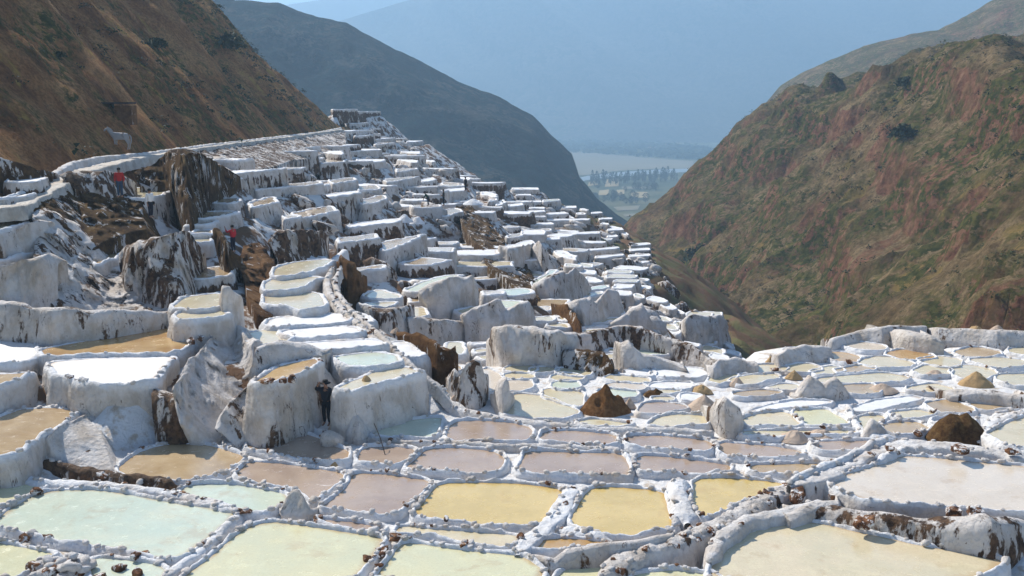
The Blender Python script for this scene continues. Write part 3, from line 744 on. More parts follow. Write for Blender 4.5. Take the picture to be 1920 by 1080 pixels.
cliff('915,640 925,622 945,615 985,617 1030,624 1080,628', '925,668 940,682 965,686 1000,684 1040,690 1078,672', 'P', brown=.42, name='salt_wall', cat='wall', label='long rounded salt wall with dark vertical stains above the flat ponds', lean=.15)
cliff('1060,662 1080,658 1110,662 1138,668 1146,685', '1058,690 1080,694 1105,698 1130,700 1148,702', 'P', brown=1, mat='earth', name='earth_bank', cat='earth bank', label='low olive brown earth bank right of the long rounded salt wall', lean=.6)
cliff('1060,573 1080,566 1108,560 1116,570 1140,546 1158,550 1166,562', '1075,600 1095,608 1120,604 1135,602 1150,596 1162,594 1172,590', 'M', brown=.3, name='salt_wall', cat='wall', label='jagged white wall with dark cracks in the right half of the terraces')
cliff('1140,612 1160,600 1185,582 1205,572 1216,588 1222,605', '1150,618 1170,620 1185,620 1200,622 1212,624 1222,626', 'M', brown=.12, name='salt_wall', cat='wall', label='pale pyramid-shaped salt wall with a pointed top')
cliff('1072,630 1110,626 1165,612 1205,618 1250,637 1300,650 1338,680', '1085,650 1130,652 1170,646 1210,656 1258,672 1308,692 1338,706', 'M', brown=.68, name='stained_wall', cat='wall', label='long brown-faced wall with two dark clefts running down to the ravine', lean=.15)
cliff('1166,652 1180,645 1190,655 1205,668 1250,680 1282,688', '1168,690 1185,692 1198,694 1215,692 1250,692 1290,698', 'P', brown=.25, name='salt_wall', cat='wall', label='curled white wall at the right end of the striped ponds', lean=.3)
cliff('1284,600 1300,592 1325,596 1352,592 1366,606', '1286,634 1305,640 1330,644 1352,645 1372,640', brown=.35, name='salt_wall', cat='wall', label='grey-white wall of the last pond block above the ravine', lean=.4)
cliff('1000,534 1030,518 1056,509 1062,518 1078,505 1096,520 1106,535', '1010,556 1035,566 1060,570 1072,565 1086,562 1098,552 1108,545', brown=.42, name='salt_wall', cat='wall', label='twin-peaked white wall dripping with dark stains right of the broad brown bank')
cliff('1002,460 1012,455 1022,470 1036,490', '1004,500 1018,510 1032,512 1046,508', brown=.4, name='salt_wall', cat='wall', label='narrow white spur wall above the twin-peaked wall')
cliff('936,462 955,466 975,464 1000,458', '940,492 955,500 978,500 1002,492', brown=.3, name='salt_wall', cat='wall', label='grey-white block wall at the right rim of the steep brown slope')
cliff('840,715 852,698 862,716 872,690 888,680 900,684 908,708', '842,745 856,752 868,755 880,758 890,758 900,756 910,752', 'P', brown=.6, name='salt_spires', cat='rock', label='row of ragged brown and white salt spires behind the big wall', amp=1.2, lean=.1, thick=.7)
cliff('926,745 934,722 946,714 953,725 955,742', '928,765 934,772 943,777 950,774 956,768', 'P', brown=.2, name='salt_stump', cat='rock', label='white salt knob standing at the left end of the large cream pond', lean=.1, thick=.6)
cliff('1340,772 1350,758 1362,752 1378,762 1390,772 1394,790', '1344,806 1352,812 1362,816 1376,816 1388,814 1395,808', 'P', brown=.25, name='salt_pillar', cat='rock', label='stout grooved salt pillar casting a shadow on the pond to its right', lean=.1, thick=.8)
cliff('1494,742 1505,722 1520,706 1535,716 1545,725 1558,716 1570,711 1582,724 1592,740', '1494,745 1508,746 1520,747 1535,748 1545,747 1558,747 1570,746 1582,744 1592,742', 'P', brown=.1, name='salt_mound', cat='salt mound', label='double-peaked bright white salt mound among the right-hand ponds', lean=.4, thick=.5)
cliff('1618,818 1628,802 1636,790 1648,798 1662,812 1680,820', '1618,820 1630,822 1640,822 1650,822 1664,822 1682,823', 'P', brown=.05, name='salt_mound', cat='salt mound', label='pointed white salt mound just left of the tan pond near the big brown mound', lean=.4, thick=.4)
cliff('182,772 120,800 70,835 25,860', '214,886 150,880 90,872 35,866', 'P', brown=.06, name='salt_wall', cat='wall', label='sloping white salt face below the tan pond at the left edge', slope=True, tmode=-11.0, amp=.5)
cliff('284,738 305,742 330,752 340,775', '292,828 318,832 340,832 356,830', 'P', brown=.95, name='stained_wall', cat='wall', label='rust brown stained corner at the right end of the tall front wall', lean=.2)
cliff('322,725 345,690 375,655 410,625 432,614 455,632 482,655', '356,832 378,834 405,826 430,816 452,790 472,760 486,735', 'P', brown=.06, name='salt_wall', cat='wall', label='huge smooth white salt face left of the person in the hat', slope=True, tmode=-9.8, thick=1.2, amp=.9)
cliff('402,800 430,755 460,735 492,726 530,716', '442,835 470,828 500,816 525,804 556,797', 'P', brown=.5, name='stained_wall', cat='wall', label='rough salt face with a brown patch just left of the person in the hat', lean=.35, amp=1.3)
cliff('585,690 600,690 614,708 626,728 648,738', '588,788 600,783 614,778 630,776 650,776', 'P', brown=.12, name='salt_wall', cat='wall', label='pale salt wall directly behind the person in the black hat', lean=.1, amp=.5)
cliff('470,690 480,654 515,645 560,650 602,665', '466,704 482,698 512,684 560,673 604,667', -9.75, brown=.35, name='salt_wall', cat='wall', label='crumbling low wall behind the amber pond above the hat-wearing person', lean=.2)
cliff('411,556 418,542 428,541 436,552', '412,602 418,606 428,607 437,604', -9.5, brown=.03, name='salt_pillar', cat='rock', label='slim white salt post at the head of the amber pond', lean=.1, thick=.5)
cliff('-20,568 60,580 150,585 230,588 310,590 420,598', '-20,636 60,642 100,646 200,636 310,616 420,606', -9.85, brown=.5, name='stained_wall', cat='wall', label='long wall with rusty stains behind the amber pond on the left', lean=.12)
cliff('366,286 400,279 450,270 500,263 528,262', '392,330 420,326 460,322 510,314 556,298', brown=.85, name='salt_wall', cat='wall', label='bluish stained slope under the white hillside path, left part', slope=True, thick=1)
cliff('530,262 560,256 600,249 650,247', '556,300 585,298 610,286 652,276', brown=.75, name='salt_wall', cat='wall', label='stained slope under the white hillside path, right part near the hill end', slope=True, thick=1)
cliff('1478,958 1560,962 1650,974 1750,984 1850,980 1940,990', '1470,970 1560,984 1650,1003 1750,1026 1862,1050 1940,1016', -12.2, brown=.62, name='stained_wall', cat='wall', label='low wall with rusty brown face between the pinkish pond and the front right pond', lean=.3, thick=.7)
cliff('985,1046 1040,1058 1062,1040 1120,1029 1200,1020 1262,1008', '998,1052 1032,1072 1070,1068 1130,1064 1184,1056 1255,1036', -12.25, brown=.3, name='salt_wall', cat='wall', label='smooth curving low wall below the yellow ponds at the bottom', lean=.25, thick=.35, amp=.5)
cliff('1688,634 1710,630 1750,636 1772,645', '1686,652 1710,658 1745,664 1770,666', 'P', brown=.1, mat='saltgrey', name='sand_block', cat='wall', label='smooth sandy block wall at the back of the right-hand ponds', lean=.15, thick=1.8, amp=.5)
cliff('1560,640 1610,625 1660,616 1700,614 1740,616', '1560,652 1612,640 1655,644 1690,640 1740,634', 'P', brown=.3, name='salt_wall', cat='wall', label='back wall of the right plateau with a dark hollow, left part', lean=.6, thick=.5, amp=.6)
cliff('1760,618 1820,620 1870,622 1940,625', '1760,640 1820,646 1870,652 1940,650', 'P', brown=.3, name='salt_wall', cat='wall', label='back wall of the right plateau under the salt cones', lean=.6, thick=.5, amp=.6)
cliff('1462,668 1480,655 1520,652 1560,655', '1462,690 1485,682 1530,676 1565,672', 'P', brown=.25, name='salt_wall', cat='wall', label='pale rounded wall at the left corner of the right-hand plateau', lean=.6, thick=.5)
cliff('1336,690 1350,678 1380,676 1420,680', '1338,712 1355,705 1385,700 1420,698', 'P', brown=.15, name='salt_wall', cat='wall', label='folded white wall where the right-hand ponds meet the ravine', lean=.6, thick=.5)
cliff('1780,742 1830,738 1880,742 1940,750', '1780,752 1830,756 1880,762 1940,772', 'P', brown=.6, name='stained_wall', cat='wall', label='dark stained low wall at the right edge above a row of tan ponds', lean=.2)
cliff('1480,975 1530,952 1575,948', '1482,978 1535,962 1580,958', 'P', brown=.2, name='salt_bank', cat='bank', label='low salt bank at the foot of the dark boulder cluster', lean=.6, thick=.5)
cliff('526,962 536,938 548,926 560,924 570,936 582,960', '528,968 545,969 556,970 568,970 580,968', 'P', brown=.1, name='salt_mound', cat='salt mound', label='grey pointed salt mound at the corner of the small mint pond', lean=.5, thick=.3)
cliff('648,800 660,778 672,780 680,800', '650,822 662,826 675,828 686,824', 'P', brown=.05, name='salt_mound', cat='salt mound', label='bright white salt lump in the blue shaded pond right of the person', lean=.5, thick=.3, amp=.6)

# ridges: lumpy strips following the ground
def ridge(pts, mode, w, h, label, name='salt_dike', cat='dike', brown=.05, mat='salt', flat=False, amp=1.):
    W = []
    for u, v in P(pts):
        Y_ = depth(u, v, mode); W.append(at(u, v, Y_))
    Yc = sum(p.y for p in W) / len(W); seg = max(Yc * .0036, .1)
    C = resample(W, seg); n = len(C)
    for k in range(3):
        C[1:-1] = (C[:-2] + C[1:-1] * 2 + C[2:]) / 4
    T = np.gradient(C, axis=0); T[:, 2] = 0; T /= np.linalg.norm(T, axis=1)[:, None] + 1e-9
    Nn = np.stack([T[:, 1], -T[:, 0], T[:, 0] * 0], 1)
    prof = [(-.8, -1.8), (-.5, .0), (-.42, .5), (-.25, .9), (0, 1), (.25, .9), (.42, .5), (.5, 0), (.8, -1.8)] if not flat else [(-.65, -.8), (-.52, .6), (-.45, 1), (-.2, .98), (0, .95), (.2, .98), (.45, 1), (.52, .6), (.65, -.8)]
    rows = []; rs_ = random.Random(len(label))
    taper = np.clip(np.minimum(np.arange(n), np.arange(n)[::-1]) / 4, .25, 1)
    for o, hh in prof:
        wn = w * (1 + .35 * vnoise(C * 1.3, 61) + .15 * vnoise(C * 4, 62)) * taper
        q = C + Nn * (o * wn)[:, None]; q[:, 2] += hh * h * ((1 + .35 * vnoise(C * 1.9, 63)) * taper if hh > 0 else 1) - ((.55 if mode != 'F' else .3) if hh < -.7 else 0)
        q += np.stack([vnoise(q * 5, 64), vnoise(q * 5, 65), vnoise(q * 5, 66)], 1) * min(.05, .12 * w) * amp
        rows.append(q)
    G = np.array(rows)
    o = mesh_np(name, G.reshape(-1, 3), grid_faces(len(rows), n), M[mat], brown=np.full(G.shape[0] * n, brown))
    tag(o, label, cat)
    if Yc < 46 and name != 'water_channel':
        for _ in range(int(n * seg * (7 if amp > 1.2 else 2.2))):
            i = rs_.randrange(n); j = rs_.choice([2, 3, 4, 5, 6]); p = G[j][i]
            put_stone((p[0], p[1], p[2]), rs_.uniform(.05, .11), rs_.random() < (.4 if amp > 1.2 else .12), o, rs_)
    return o
ridge('560,470 590,490 612,500 640,478 650,470', 'H', .4, .2, 'thin salt dike above the cream ponds near the rust brown knob')
ridge('625,500 612,525 618,550 645,585 682,618 715,650 740,680 765,700', 'F', .30, .10, 'curving white channel wall running down past the striped ponds', brown=.15)
ridge('640,500 628,525 633,550 658,582 697,615 730,646 758,674 790,700 830,730 850,760', 'F', .26, .10, 'second bank of the curving white channel, on its right side', brown=.15)
ridge('-20,862 60,872 120,882 180,893 230,902 300,908 340,915', 'P', .38, .24, 'thick dike with a dark brown crest at the lower left', brown=.75, name='earth_dike')
ridge('-20,890 80,908 180,908 300,922 400,945 445,962', 'P', .40, .12, 'wide white dike along the top of the big mint pond')
ridge('445,965 420,995 385,1028 345,1058 300,1092', 'P', .34, .14, 'long white dike right of the big mint pond')
ridge('1078,915 1062,940 1045,970 1018,998 990,1020 970,1045', 'P', .5, .12, 'wide smooth white dike between the first two yellow ponds', flat=True)
ridge('1040,992 1080,1000 1120,1008 1150,1016', 'P', .42, .16, 'white dike below the middle yellow pond')
ridge('1275,905 1270,930 1278,955 1290,985', 'P', .75, .26, 'broad crumbly white hump between the middle and right yellow ponds')
ridge('1480,915 1430,940 1380,968 1320,998 1250,1020 1180,1045 1120,1085', 'P', .6, .13, 'broad stony salt bank running from the boulder cluster to the bottom edge', brown=.35, amp=1.5)
ridge('1560,945 1480,960 1400,975 1350,1010 1330,1050', 'P', .45, .12, 'white salt bank along the top left of the front right pond', brown=.1)
ridge('1480,912 1530,900 1580,878 1640,852 1700,838 1780,842 1860,852 1940,866', -11.68, .75, .13, 'very broad white bank above the big pinkish pond', brown=.1, flat=True)
ridge('1480,905 1530,885 1590,860 1640,835 1680,822', -11.6, .3, .18, 'narrow white dike leading from the boulder cluster up to the brown mound')
ridge('1640,870 1680,850 1700,838', -11.65, .4, .14, 'short bend of white bank above the pinkish pond')
ridge('1588,760 1600,790 1615,812 1640,822 1690,822', 'P', .34, .16, 'white crumbly dike bending around the small cream pond')
ridge('1835,830 1860,795 1900,780 1940,768', 'P', .45, .14, 'white dike rising right of the large brown mound')
ridge('835,765 880,775 930,785 1000,795 1060,800 1130,808 1200,808 1340,812', 'P', .34, .14, 'long white dike along the back of the mauve ponds', brown=.1)
ridge('690,822 760,832 830,832 930,838 1000,838 1100,842 1180,848', 'P', .26, .12, 'straight stony dike between the two rows of mauve ponds', brown=.12)
ridge('560,775 535,800 500,810 450,830 420,835', 'P', .32, .14, 'salt ledge at the foot of the wall left of the person')
ridge('-20,395 40,385 70,368 100,348 130,330 170,318 240,300 330,284 430,270 530,258 640,243', 'H', 1.1, .08, 'pale path along the foot of the brown hill', name='footpath', cat='path', brown=.0, mat='saltgrey', flat=True)
ridge('60,340 95,330 130,308 180,297 260,290 350,278 480,262 600,248 640,240', 'H', .45, .12, 'thin white water channel along the foot of the brown hill', name='water_channel', cat='channel', brown=.12)

# heaps of salt, sand and earth
def heap(u, v, wpx, hpx, mat, label, cat, name, mode='P', pk=1.15, rough=.2, brown=0., sy=.8):
    Y_ = depth(u, v, mode); c = at(u, v, Y_); r = wpx / 2 / FPX * Y_; h = hpx / FPX * Y_ + r * sy * ray(u, v)[1] * .3
    c.y += r * sy
    nr, na = 22, 48; V = []; 
    rr = np.linspace(0, 1.15, nr)[:, None]; an = np.linspace(0, 2 * math.pi, na, endpoint=False)[None, :]
    base_r = 1 + .18 * vnoise(np.stack([np.cos(an) * 1.4, np.sin(an) * 1.4, an * 0 + u], -1), 71)
    x = rr * np.cos(an) * r * base_r; y = rr * np.sin(an) * r * sy * base_r
    z = h * (np.clip(1 - rr, -.2, 1) ** pk if False else (np.where(rr < 1, (1 - rr ** pk), (1 - rr) * 1.5))) + 0 * an
    nz = fbm(np.stack([x * 3.2 / max(r, .3) + u, y * 3.2 / max(r, .3), z * 0], -1), 5, 73) * 1.3
    z = z + nz * rough * h * np.clip(1.3 - rr, 0, 1)
    G = np.stack([x + c.x, y + c.y, z + c.z - .04], -1)
    o = mesh_np(name, G.reshape(-1, 3), grid_faces(nr, na, True), M[mat], brown=np.full(nr * na, brown)); tag(o, label, cat); return o
heap(1140, 776, 98, 42, 'moundred', 'large pointed brown earth mound in the middle of the flat ponds', 'earth mound', 'earth_mound', rough=.45, pk=1.2)
heap(1812, 832, 112, 42, 'moundearth', 'large flat-topped brown earth mound at the right edge', 'earth mound', 'earth_mound', rough=.2, pk=2.4)
heap(1877, 628, 40, 17, 'sand', 'pink cone of raw salt on the back rim at the right edge', 'salt cone', 'salt_cone', rough=.06, pk=1.3)
heap(1838, 626, 44, 14, 'ochresand', 'ochre heap on the back rim left of the pink cone', 'sand heap', 'sand_heap', rough=.3)
heap(1447, 678, 20, 11, 'ochresand', 'small ochre heap at the left corner of the right plateau', 'sand heap', 'sand_heap', rough=.15)
heap(1385, 722, 28, 14, 'sand', 'small pinkish salt cone left of the tan pond near the plateau corner', 'salt cone', 'salt_cone', rough=.1)
heap(1325, 768, 62, 22, 'sand', 'wide pale salt cone between the white quad pond and the pillar', 'salt cone', 'salt_cone', rough=.12)
heap(1318, 735, 40, 12, 'ochresand', 'low orange sand heap above the white quad pond', 'sand heap', 'sand_heap', rough=.25)
heap(1495, 826, 58, 15, 'sand', 'long low pinkish salt heap beside the tan-mauve pond', 'salt heap', 'salt_heap', rough=.3)
heap(1545, 822, 60, 9, 'sand', 'thin pinkish salt heap stretching right of the long low one', 'salt heap', 'salt_heap', rough=.4)
heap(1425, 822, 26, 10, 'sand', 'small rounded salt heap on the dike right of the pillar', 'salt heap', 'salt_heap', rough=.2)
heap(1492, 708, 30, 12, 'ochresand', 'ochre strip of sand behind the double-peaked white mound', 'sand heap', 'sand_heap', rough=.2)
heap(1660, 735, 56, 11, 'sand', 'low pinkish salt heap between two small ponds of the right plateau', 'salt heap', 'salt_heap', rough=.2)
heap(1840, 722, 60, 22, 'ochresand', 'sandy cone with a white flank at the right, above the dark stained wall', 'sand heap', 'sand_heap', rough=.15)
heap(1760, 705, 40, 9, 'sand', 'small pale salt heap between ponds at the right', 'salt heap', 'salt_heap', rough=.25)
heap(685, 716, 21, 12, 'ochresand', 'small brown sand mound standing in the cream pond above the big wall', 'sand mound', 'sand_mound', mode=-10.25, rough=.12, pk=2)
heap(625, 815, 34, 24, 'sand', 'beige rounded salt cone behind the brown hollow rock near the person', 'salt cone', 'salt_cone', rough=.1, pk=1.6)
heap(845, 738, 26, 14, 'ochresand', 'small tan heap below the ragged spires', 'sand heap', 'sand_heap', rough=.2)
heap(852, 752, 24, 12, 'sand', 'pale round salt heap in front of the small tan heap', 'salt heap', 'salt_heap', rough=.2)
heap(1182, 762, 24, 14, 'sand', 'pale salt heap at the right foot of the pointed brown mound', 'salt heap', 'salt_heap', rough=.2)
heap(1232, 742, 40, 10, 'moundearth', 'low brown earth patch right of the pointed brown mound', 'earth mound', 'earth_mound', rough=.4)
heap(625, 872, 22, 6, 'ochresand', 'tiny orange sand heap on the dike below the hollow rock', 'sand heap', 'sand_heap', rough=.3)
heap(757, 414, 30, 13, 'salt', 'left one of two white salt piles in the middle of the terraces', 'salt pile', 'salt_pile', mode='H', rough=.15)
heap(782, 417, 26, 12, 'salt', 'right one of two white salt piles in the middle of the terraces', 'salt pile', 'salt_pile', mode='H', rough=.2)
heap(886, 382, 36, 9, 'salt', 'white salt pile at the top of the steep brown slope', 'salt pile', 'salt_pile', mode='H', rough=.15)
heap(742, 622, 20, 9, 'sand', 'small pinkish heap at the upper end of the long dark brown face', 'salt heap', 'salt_heap', mode=-10.5, rough=.3)
heap(1165, 700, 26, 9, 'sand', 'pale heap between ponds below the striped ponds', 'salt heap', 'salt_heap', rough=.3)

# ------------------------------------------------------------------ individual boulders and rocks
def boulder(u, v, spx, label, brown=True, mode='P', up=.35, name='boulder', cat='boulder', sq=1.):
    Y_ = depth(u, v, mode); c = at(u, v, Y_); s = spx / 2 / FPX * Y_
    k = random.randrange(5)
    src = (BSTONES if brown else STONES)[k]; me = src.copy()
    o = bpy.data.objects.new(name, me); col.objects.link(o); o.location = c + Vector((0, 0, s * up)); o.scale = (s, s * .9, s * sq)
    o.rotation_euler = (random.uniform(-.3, .3), random.uniform(-.3, .3), random.uniform(0, 6)); tag(o, label, cat); return o
boulder(1496, 935, 27, 'upright ochre-brown boulder, tallest of the dark boulder cluster', sq=1.5)
boulder(1478, 912, 19, 'flat dark boulder at the left end of the boulder cluster', sq=.5)
boulder(1518, 903, 27, 'rounded dark boulder at the top of the boulder cluster')
boulder(1528, 920, 31, 'broad brown boulder in the middle of the boulder cluster')
boulder(1562, 935, 19, 'small round boulder at the right end of the boulder cluster', sq=1.1)
boulder(1547, 888, 24, 'dark flat boulder on the dike above the boulder cluster', sq=.6)
boulder(1600, 868, 26, 'long red-brown stone on the bank left of the pinkish pond', sq=.5)
boulder(1800, 848, 34, 'long red-brown stone on the broad bank below the brown mound', sq=.5, mode=-11.4)
boulder(1895, 848, 18, 'small dark stone on the broad bank at the right edge', mode=-11.4)
boulder(1668, 842, 16, 'small dark stone near the left end of the broad bank', mode=-11.4, sq=.6)
boulder(1635, 852, 14, 'tiny dark stone on the bend of the broad bank', mode=-11.4, sq=.6)
boulder(1788, 965, 30, 'pointed brown rock on the rim of the pinkish pond', mode=-11.6)
boulder(1828, 966, 28, 'pinkish angular rock on the rim right of the pointed brown rock', mode=-11.6)
boulder(1622, 985, 34, 'half-round brown-faced rock set in the low rusty wall', mode=-11.9, sq=.8)
boulder(1720, 815, 15, 'dark stone at the left foot of the large flat-topped mound')
boulder(70, 925, 22, 'rust brown stone at the top left corner of the big mint pond')
boulder(22, 948, 20, 'grey upright stone on the left dike of the big mint pond', brown=False, sq=1.2)
boulder(200, 897, 26, 'dark brown rock at the end of the brown-crested dike')
boulder(337, 930, 22, 'dark red rock on the dike above the big mint pond', sq=.7)
boulder(460, 962, 24, 'dark flat stone where three dikes meet right of the mint pond', sq=.5)
boulder(45, 1012, 20, 'dark stone on the dike under the mint pond, near the left edge')
boulder(90, 1010, 18, 'dark stone on the dike under the mint pond, right of the first')
boulder(255, 1043, 18, 'left one of a pair of red-brown stones under the mint pond')
boulder(272, 1043, 20, 'right one of a pair of red-brown stones under the mint pond')
boulder(327, 1052, 15, 'small rust stone on the dike corner below the mint pond')
boulder(225, 1068, 22, 'rust-edged rock right of the pale rubble pile')
boulder(258, 1078, 20, 'brown rock at the bottom edge right of the rubble pile')
boulder(715, 1040, 28, 'bright orange-brown stone on the dike left of the bottom pale green pond', sq=.6)
boulder(690, 1050, 20, 'small red stone just below the bright orange-brown stone', sq=.5)
boulder(740, 1010, 24, 'red stone at the junction above the bright orange-brown stone', sq=.6)
boulder(597, 975, 18, 'dark stone in a white ring on the dike above the pale green pond')
boulder(1057, 995, 14, 'black stone on the wide dike between the yellow ponds')
boulder(700, 1000, 26, 'white pointed salt lump on the thin dike', brown=False)
boulder(875, 832, 16, 'left brick-red stone on the dike between mauve ponds', sq=.6)
boulder(898, 832, 14, 'right brick-red stone on the dike between mauve ponds', sq=.6)
boulder(197, 660, 24, 'dark red triangular rock on the dike of the left amber pond')
boulder(220, 662, 16, 'smaller dark rock right of the triangular rock', sq=.6)
boulder(1530, 835, 14, 'grey stone at the corner by the pinkish salt heaps', brown=False)
boulder(1452, 695, 14, 'rust stone at the corner of an ochre pond on the right plateau', sq=.8)
boulder(1592, 681, 13, 'small rust stone on a dike in the middle of the right plateau')
boulder(500, 718, 22, 'flat brown stone on the rim of the amber pond near the person', mode=-9.6, sq=.5)
boulder(530, 716, 14, 'dark stone on the rim left of the person', mode=-9.6)
boulder(548, 712, 18, 'dark block on the rim just left of the hat', mode=-9.6, sq=1.3)
boulder(358, 642, 16, 'dark stone near the top of the huge white face', mode=-9.7)
boulder(376, 636, 13, 'small dark stone above the first on the huge white face', mode=-9.7)
boulder(1388, 962, 20, 'ochre-brown rock on the broad stony bank', sq=.7)
boulder(1330, 1000, 22, 'rust rock on the stony bank near its lower end', sq=.7)
boulder(1300, 995, 13, 'round rust stone near the crumbly white hump')
boulder(1340, 1020, 18, 'dark wedge stone at the lower end of the stony bank', sq=.6)
boulder(1280, 1005, 16, 'rust wedge stone below the crumbly white hump', sq=.6)
# pale rubble pile (bottom left)
rp = empty('rubble_pile', at(118, 1078, depth(118, 1078, 'P'))); tag(rp, 'pile of pale salt-crusted boulders with rusty tops at the bottom left', 'rubble pile')
rr = random.Random(5)
for k in range(26):
    u = rr.uniform(60, 185); v = rr.uniform(1062, 1090); lift = max(0, 1 - abs(u - 125) / 70) * rr.random()
    Y_ = depth(u, v, 'P'); put_stone(at(u, v, Y_) + Vector((0, 0, lift * .45)), rr.uniform(.12, .24), rr.random() < .22, rp, rr)
# hollow rock near the person
hr = boulder(622, 832, 46, 'rounded rock with a dark brown hollow on the dike near the person', brown=False, name='hollow_rock', cat='rock', up=.3)
st = boulder(612, 826, 22, 'dark brown clod in the mouth of the hollow rock', sq=.6, up=1.2)

# ================================================================== people, horse, stick
def skin_obj(name, verts, edges, mat, parent, root=0, sub=2):
    me = bpy.data.meshes.new(name); me.from_pydata([v[0] for v in verts], edges, []); me.materials.append(mat)
    o = bpy.data.objects.new(name, me); col.objects.link(o); o.parent = parent
    m = o.modifiers.new('Skin', 'SKIN'); m.use_smooth_shade = True
    sv = me.skin_vertices[0].data if len(me.skin_vertices) else None
    if sv is None:
        bm = bmesh.new(); bm.from_mesh(me); bm.verts.layers.skin.verify(); bm.to_mesh(me); bm.free(); sv = me.skin_vertices[0].data
    for i, v in enumerate(verts):
        r = v[1] if isinstance(v[1], tuple) else (v[1], v[1]); sv[i].radius = r; sv[i].use_root = (i == root)
    s = o.modifiers.new('Subsurf', 'SUBSURF'); s.levels = s.render_levels = sub
    return o
SKIN = simple('brown skin', (.30, .16, .10)); HAIR = simple('black hair', (.015, .012, .01))
def person(loc, yaw, H, shirt, trouser, label, hat=None, pose='stand', bag=False, lean=0):
    root = empty('person', loc); root.rotation_euler = (0, 0, yaw); root.scale = (H / 1.7,) * 3; tag(root, label, 'person')
    sh = simple('shirt cloth ' + label[:12], shirt); tr = simple('trouser cloth ' + label[:12], trouser)
    # joints, facing +Y
    if pose == 'raise': la = [(-.19, 0, 1.40), (-.30, .20, 1.30), (-.27, .34, 1.52)]; ra = [(.19, 0, 1.40), (.24, .0, 1.12), (.22, .12, .90)]
    elif pose == 'raise_both': la = [(-.19, 0, 1.40), (-.30, .18, 1.36), (-.14, .26, 1.60)]; ra = [(.19, 0, 1.40), (.34, .15, 1.42), (.20, .22, 1.62)]
    elif pose == 'hold': la = [(-.19, 0, 1.40), (-.24, .02, 1.13), (-.10, .22, 1.10)]; ra = [(.19, 0, 1.40), (.24, .02, 1.13), (.10, .22, 1.12)]
    elif pose == 'bend': la = [(-.19, .22, 1.22), (-.20, .42, .98), (-.16, .5, .72)]; ra = [(.19, .22, 1.22), (.2, .42, .98), (.16, .5, .72)]
    else: la = [(-.19, 0, 1.40), (-.25, -.03, 1.12), (-.24, .05, .86)]; ra = [(.19, 0, 1.40), (.25, -.03, 1.12), (.24, .05, .86)]
    dy = .22 if pose == 'bend' else 0; dz = -.18 if pose == 'bend' else 0
    if pose == 'bend': nk = (0, .30, 1.28); hd = [(0, .36, 1.36), (0, .42, 1.46)]
    else: nk = (0, .0, 1.46); hd = [(0, .015, 1.53), (0, .02, 1.63)]
    ch = (0, dy * .9, 1.30 + dz); wa = (0, .02 + dy * .3, 1.08 + dz * .4); pe = (0, 0, .94)
    V = [(pe, (.16, .11)), (wa, (.135, .10)), (ch, (.17, .11)), (nk, .055), (hd[0], .072), (hd[1], .085)]
    E = [(0, 1), (1, 2), (2, 3), (3, 4), (4, 5)]
    for arm in (la, ra):
        i0 = len(V); V += [(arm[0], .06), (arm[1], .043), (arm[2], .03)]; E += [(2, i0), (i0, i0 + 1), (i0 + 1, i0 + 2)]
        e = Vector(arm[2]); d = (e - Vector(arm[1])).normalized(); s = Vector((1, 0, 0)) if abs(d.x) < .7 else Vector((0, 1, 0))
        p = len(V); V.append((tuple(e + d * .07), (.038, .022))); E.append((i0 + 2, p))
        for f, (sp, ln) in enumerate(((-.03, .075), (-.01, .09), (.01, .085), (.03, .065))):
            q = len(V); V.append((tuple(e + d * (.09 + ln * .5) + s * sp), .009)); V.append((tuple(e + d * (.09 + ln) + s * sp * 1.1 + Vector((0, -.015, 0))), .008)); E += [(p, q), (q, q + 1)]
        q = len(V); sg = 1 if arm is la else -1
        V.append((tuple(e + d * .06 + s * .045 * sg + Vector((0, .01, 0))), .010)); E.append((p, q))
    for sx in (-1, 1):
        i0 = len(V); st_ = .05 if (pose == 'walk' and sx > 0) else -.02
        V += [((sx * .095, 0, .88), .095), ((sx * .10, .03, .50), .062), ((sx * .10, -.01 + st_, .09), .042), ((sx * .11, .10 + st_, .035), .038), ((sx * .11, .18 + st_, .03), .028)]
        E += [(0, i0), (i0, i0 + 1), (i0 + 1, i0 + 2), (i0 + 2, i0 + 3), (i0 + 3, i0 + 4)]
    skin_obj('body', V, E, SKIN, root, 0, 2)
    # shirt
    V = [((0, 0, .90), (.175, .14)), (wa, (.175, .14)), (ch, (.215, .165)), (tuple(Vector(nk) - Vector((0, 0, .03))), .085)]; E = [(0, 1), (1, 2), (2, 3)]
    for arm in (la, ra):
        i0 = len(V); a2 = tuple(Vector(arm[1]).lerp(Vector(arm[2]), .75)); V += [(arm[0], .088), (arm[1], .064), (a2, .05)]; E += [(2, i0), (i0, i0 + 1), (i0 + 1, i0 + 2)]
    skin_obj('shirt', V, E, sh, root, 0, 2)
    V = [(pe, (.165, .12))]; E = []
    for sx in (-1, 1):
        i0 = len(V); st_ = .05 if (pose == 'walk' and sx > 0) else -.02
        V += [((sx * .095, 0, .86), .108), ((sx * .10, .03, .50), .078), ((sx * .10, -.01 + st_, .10), .062)]; E += [(0, i0), (i0, i0 + 1), (i0 + 1, i0 + 2)]
    skin_obj('trousers', V + [((0, .01, 1.04), (.155, .12))], E + [(0, len(V))], tr, root, 0, 2)
    hp = Vector(hd[1])
    def cap(name, mat, prof):
        rows = []; na = 20
        for r_, z_ in prof: rows.append([(hp.x + r_ * math.cos(t), hp.y - .01 + r_ * 1.08 * math.sin(t), hp.z + z_) for t in np.linspace(0, 2 * math.pi, na, endpoint=False)])
        me = bpy.data.meshes.new(name); me.from_pydata([p for r_ in rows for p in r_], [], grid_faces(len(rows), na, True).tolist() + [list(range((len(rows) - 1) * na, len(rows) * na))])
        me.materials.append(mat); me.polygons.foreach_set('use_smooth', [True] * len(me.polygons)); o = bpy.data.objects.new(name, me); col.objects.link(o); o.parent = root
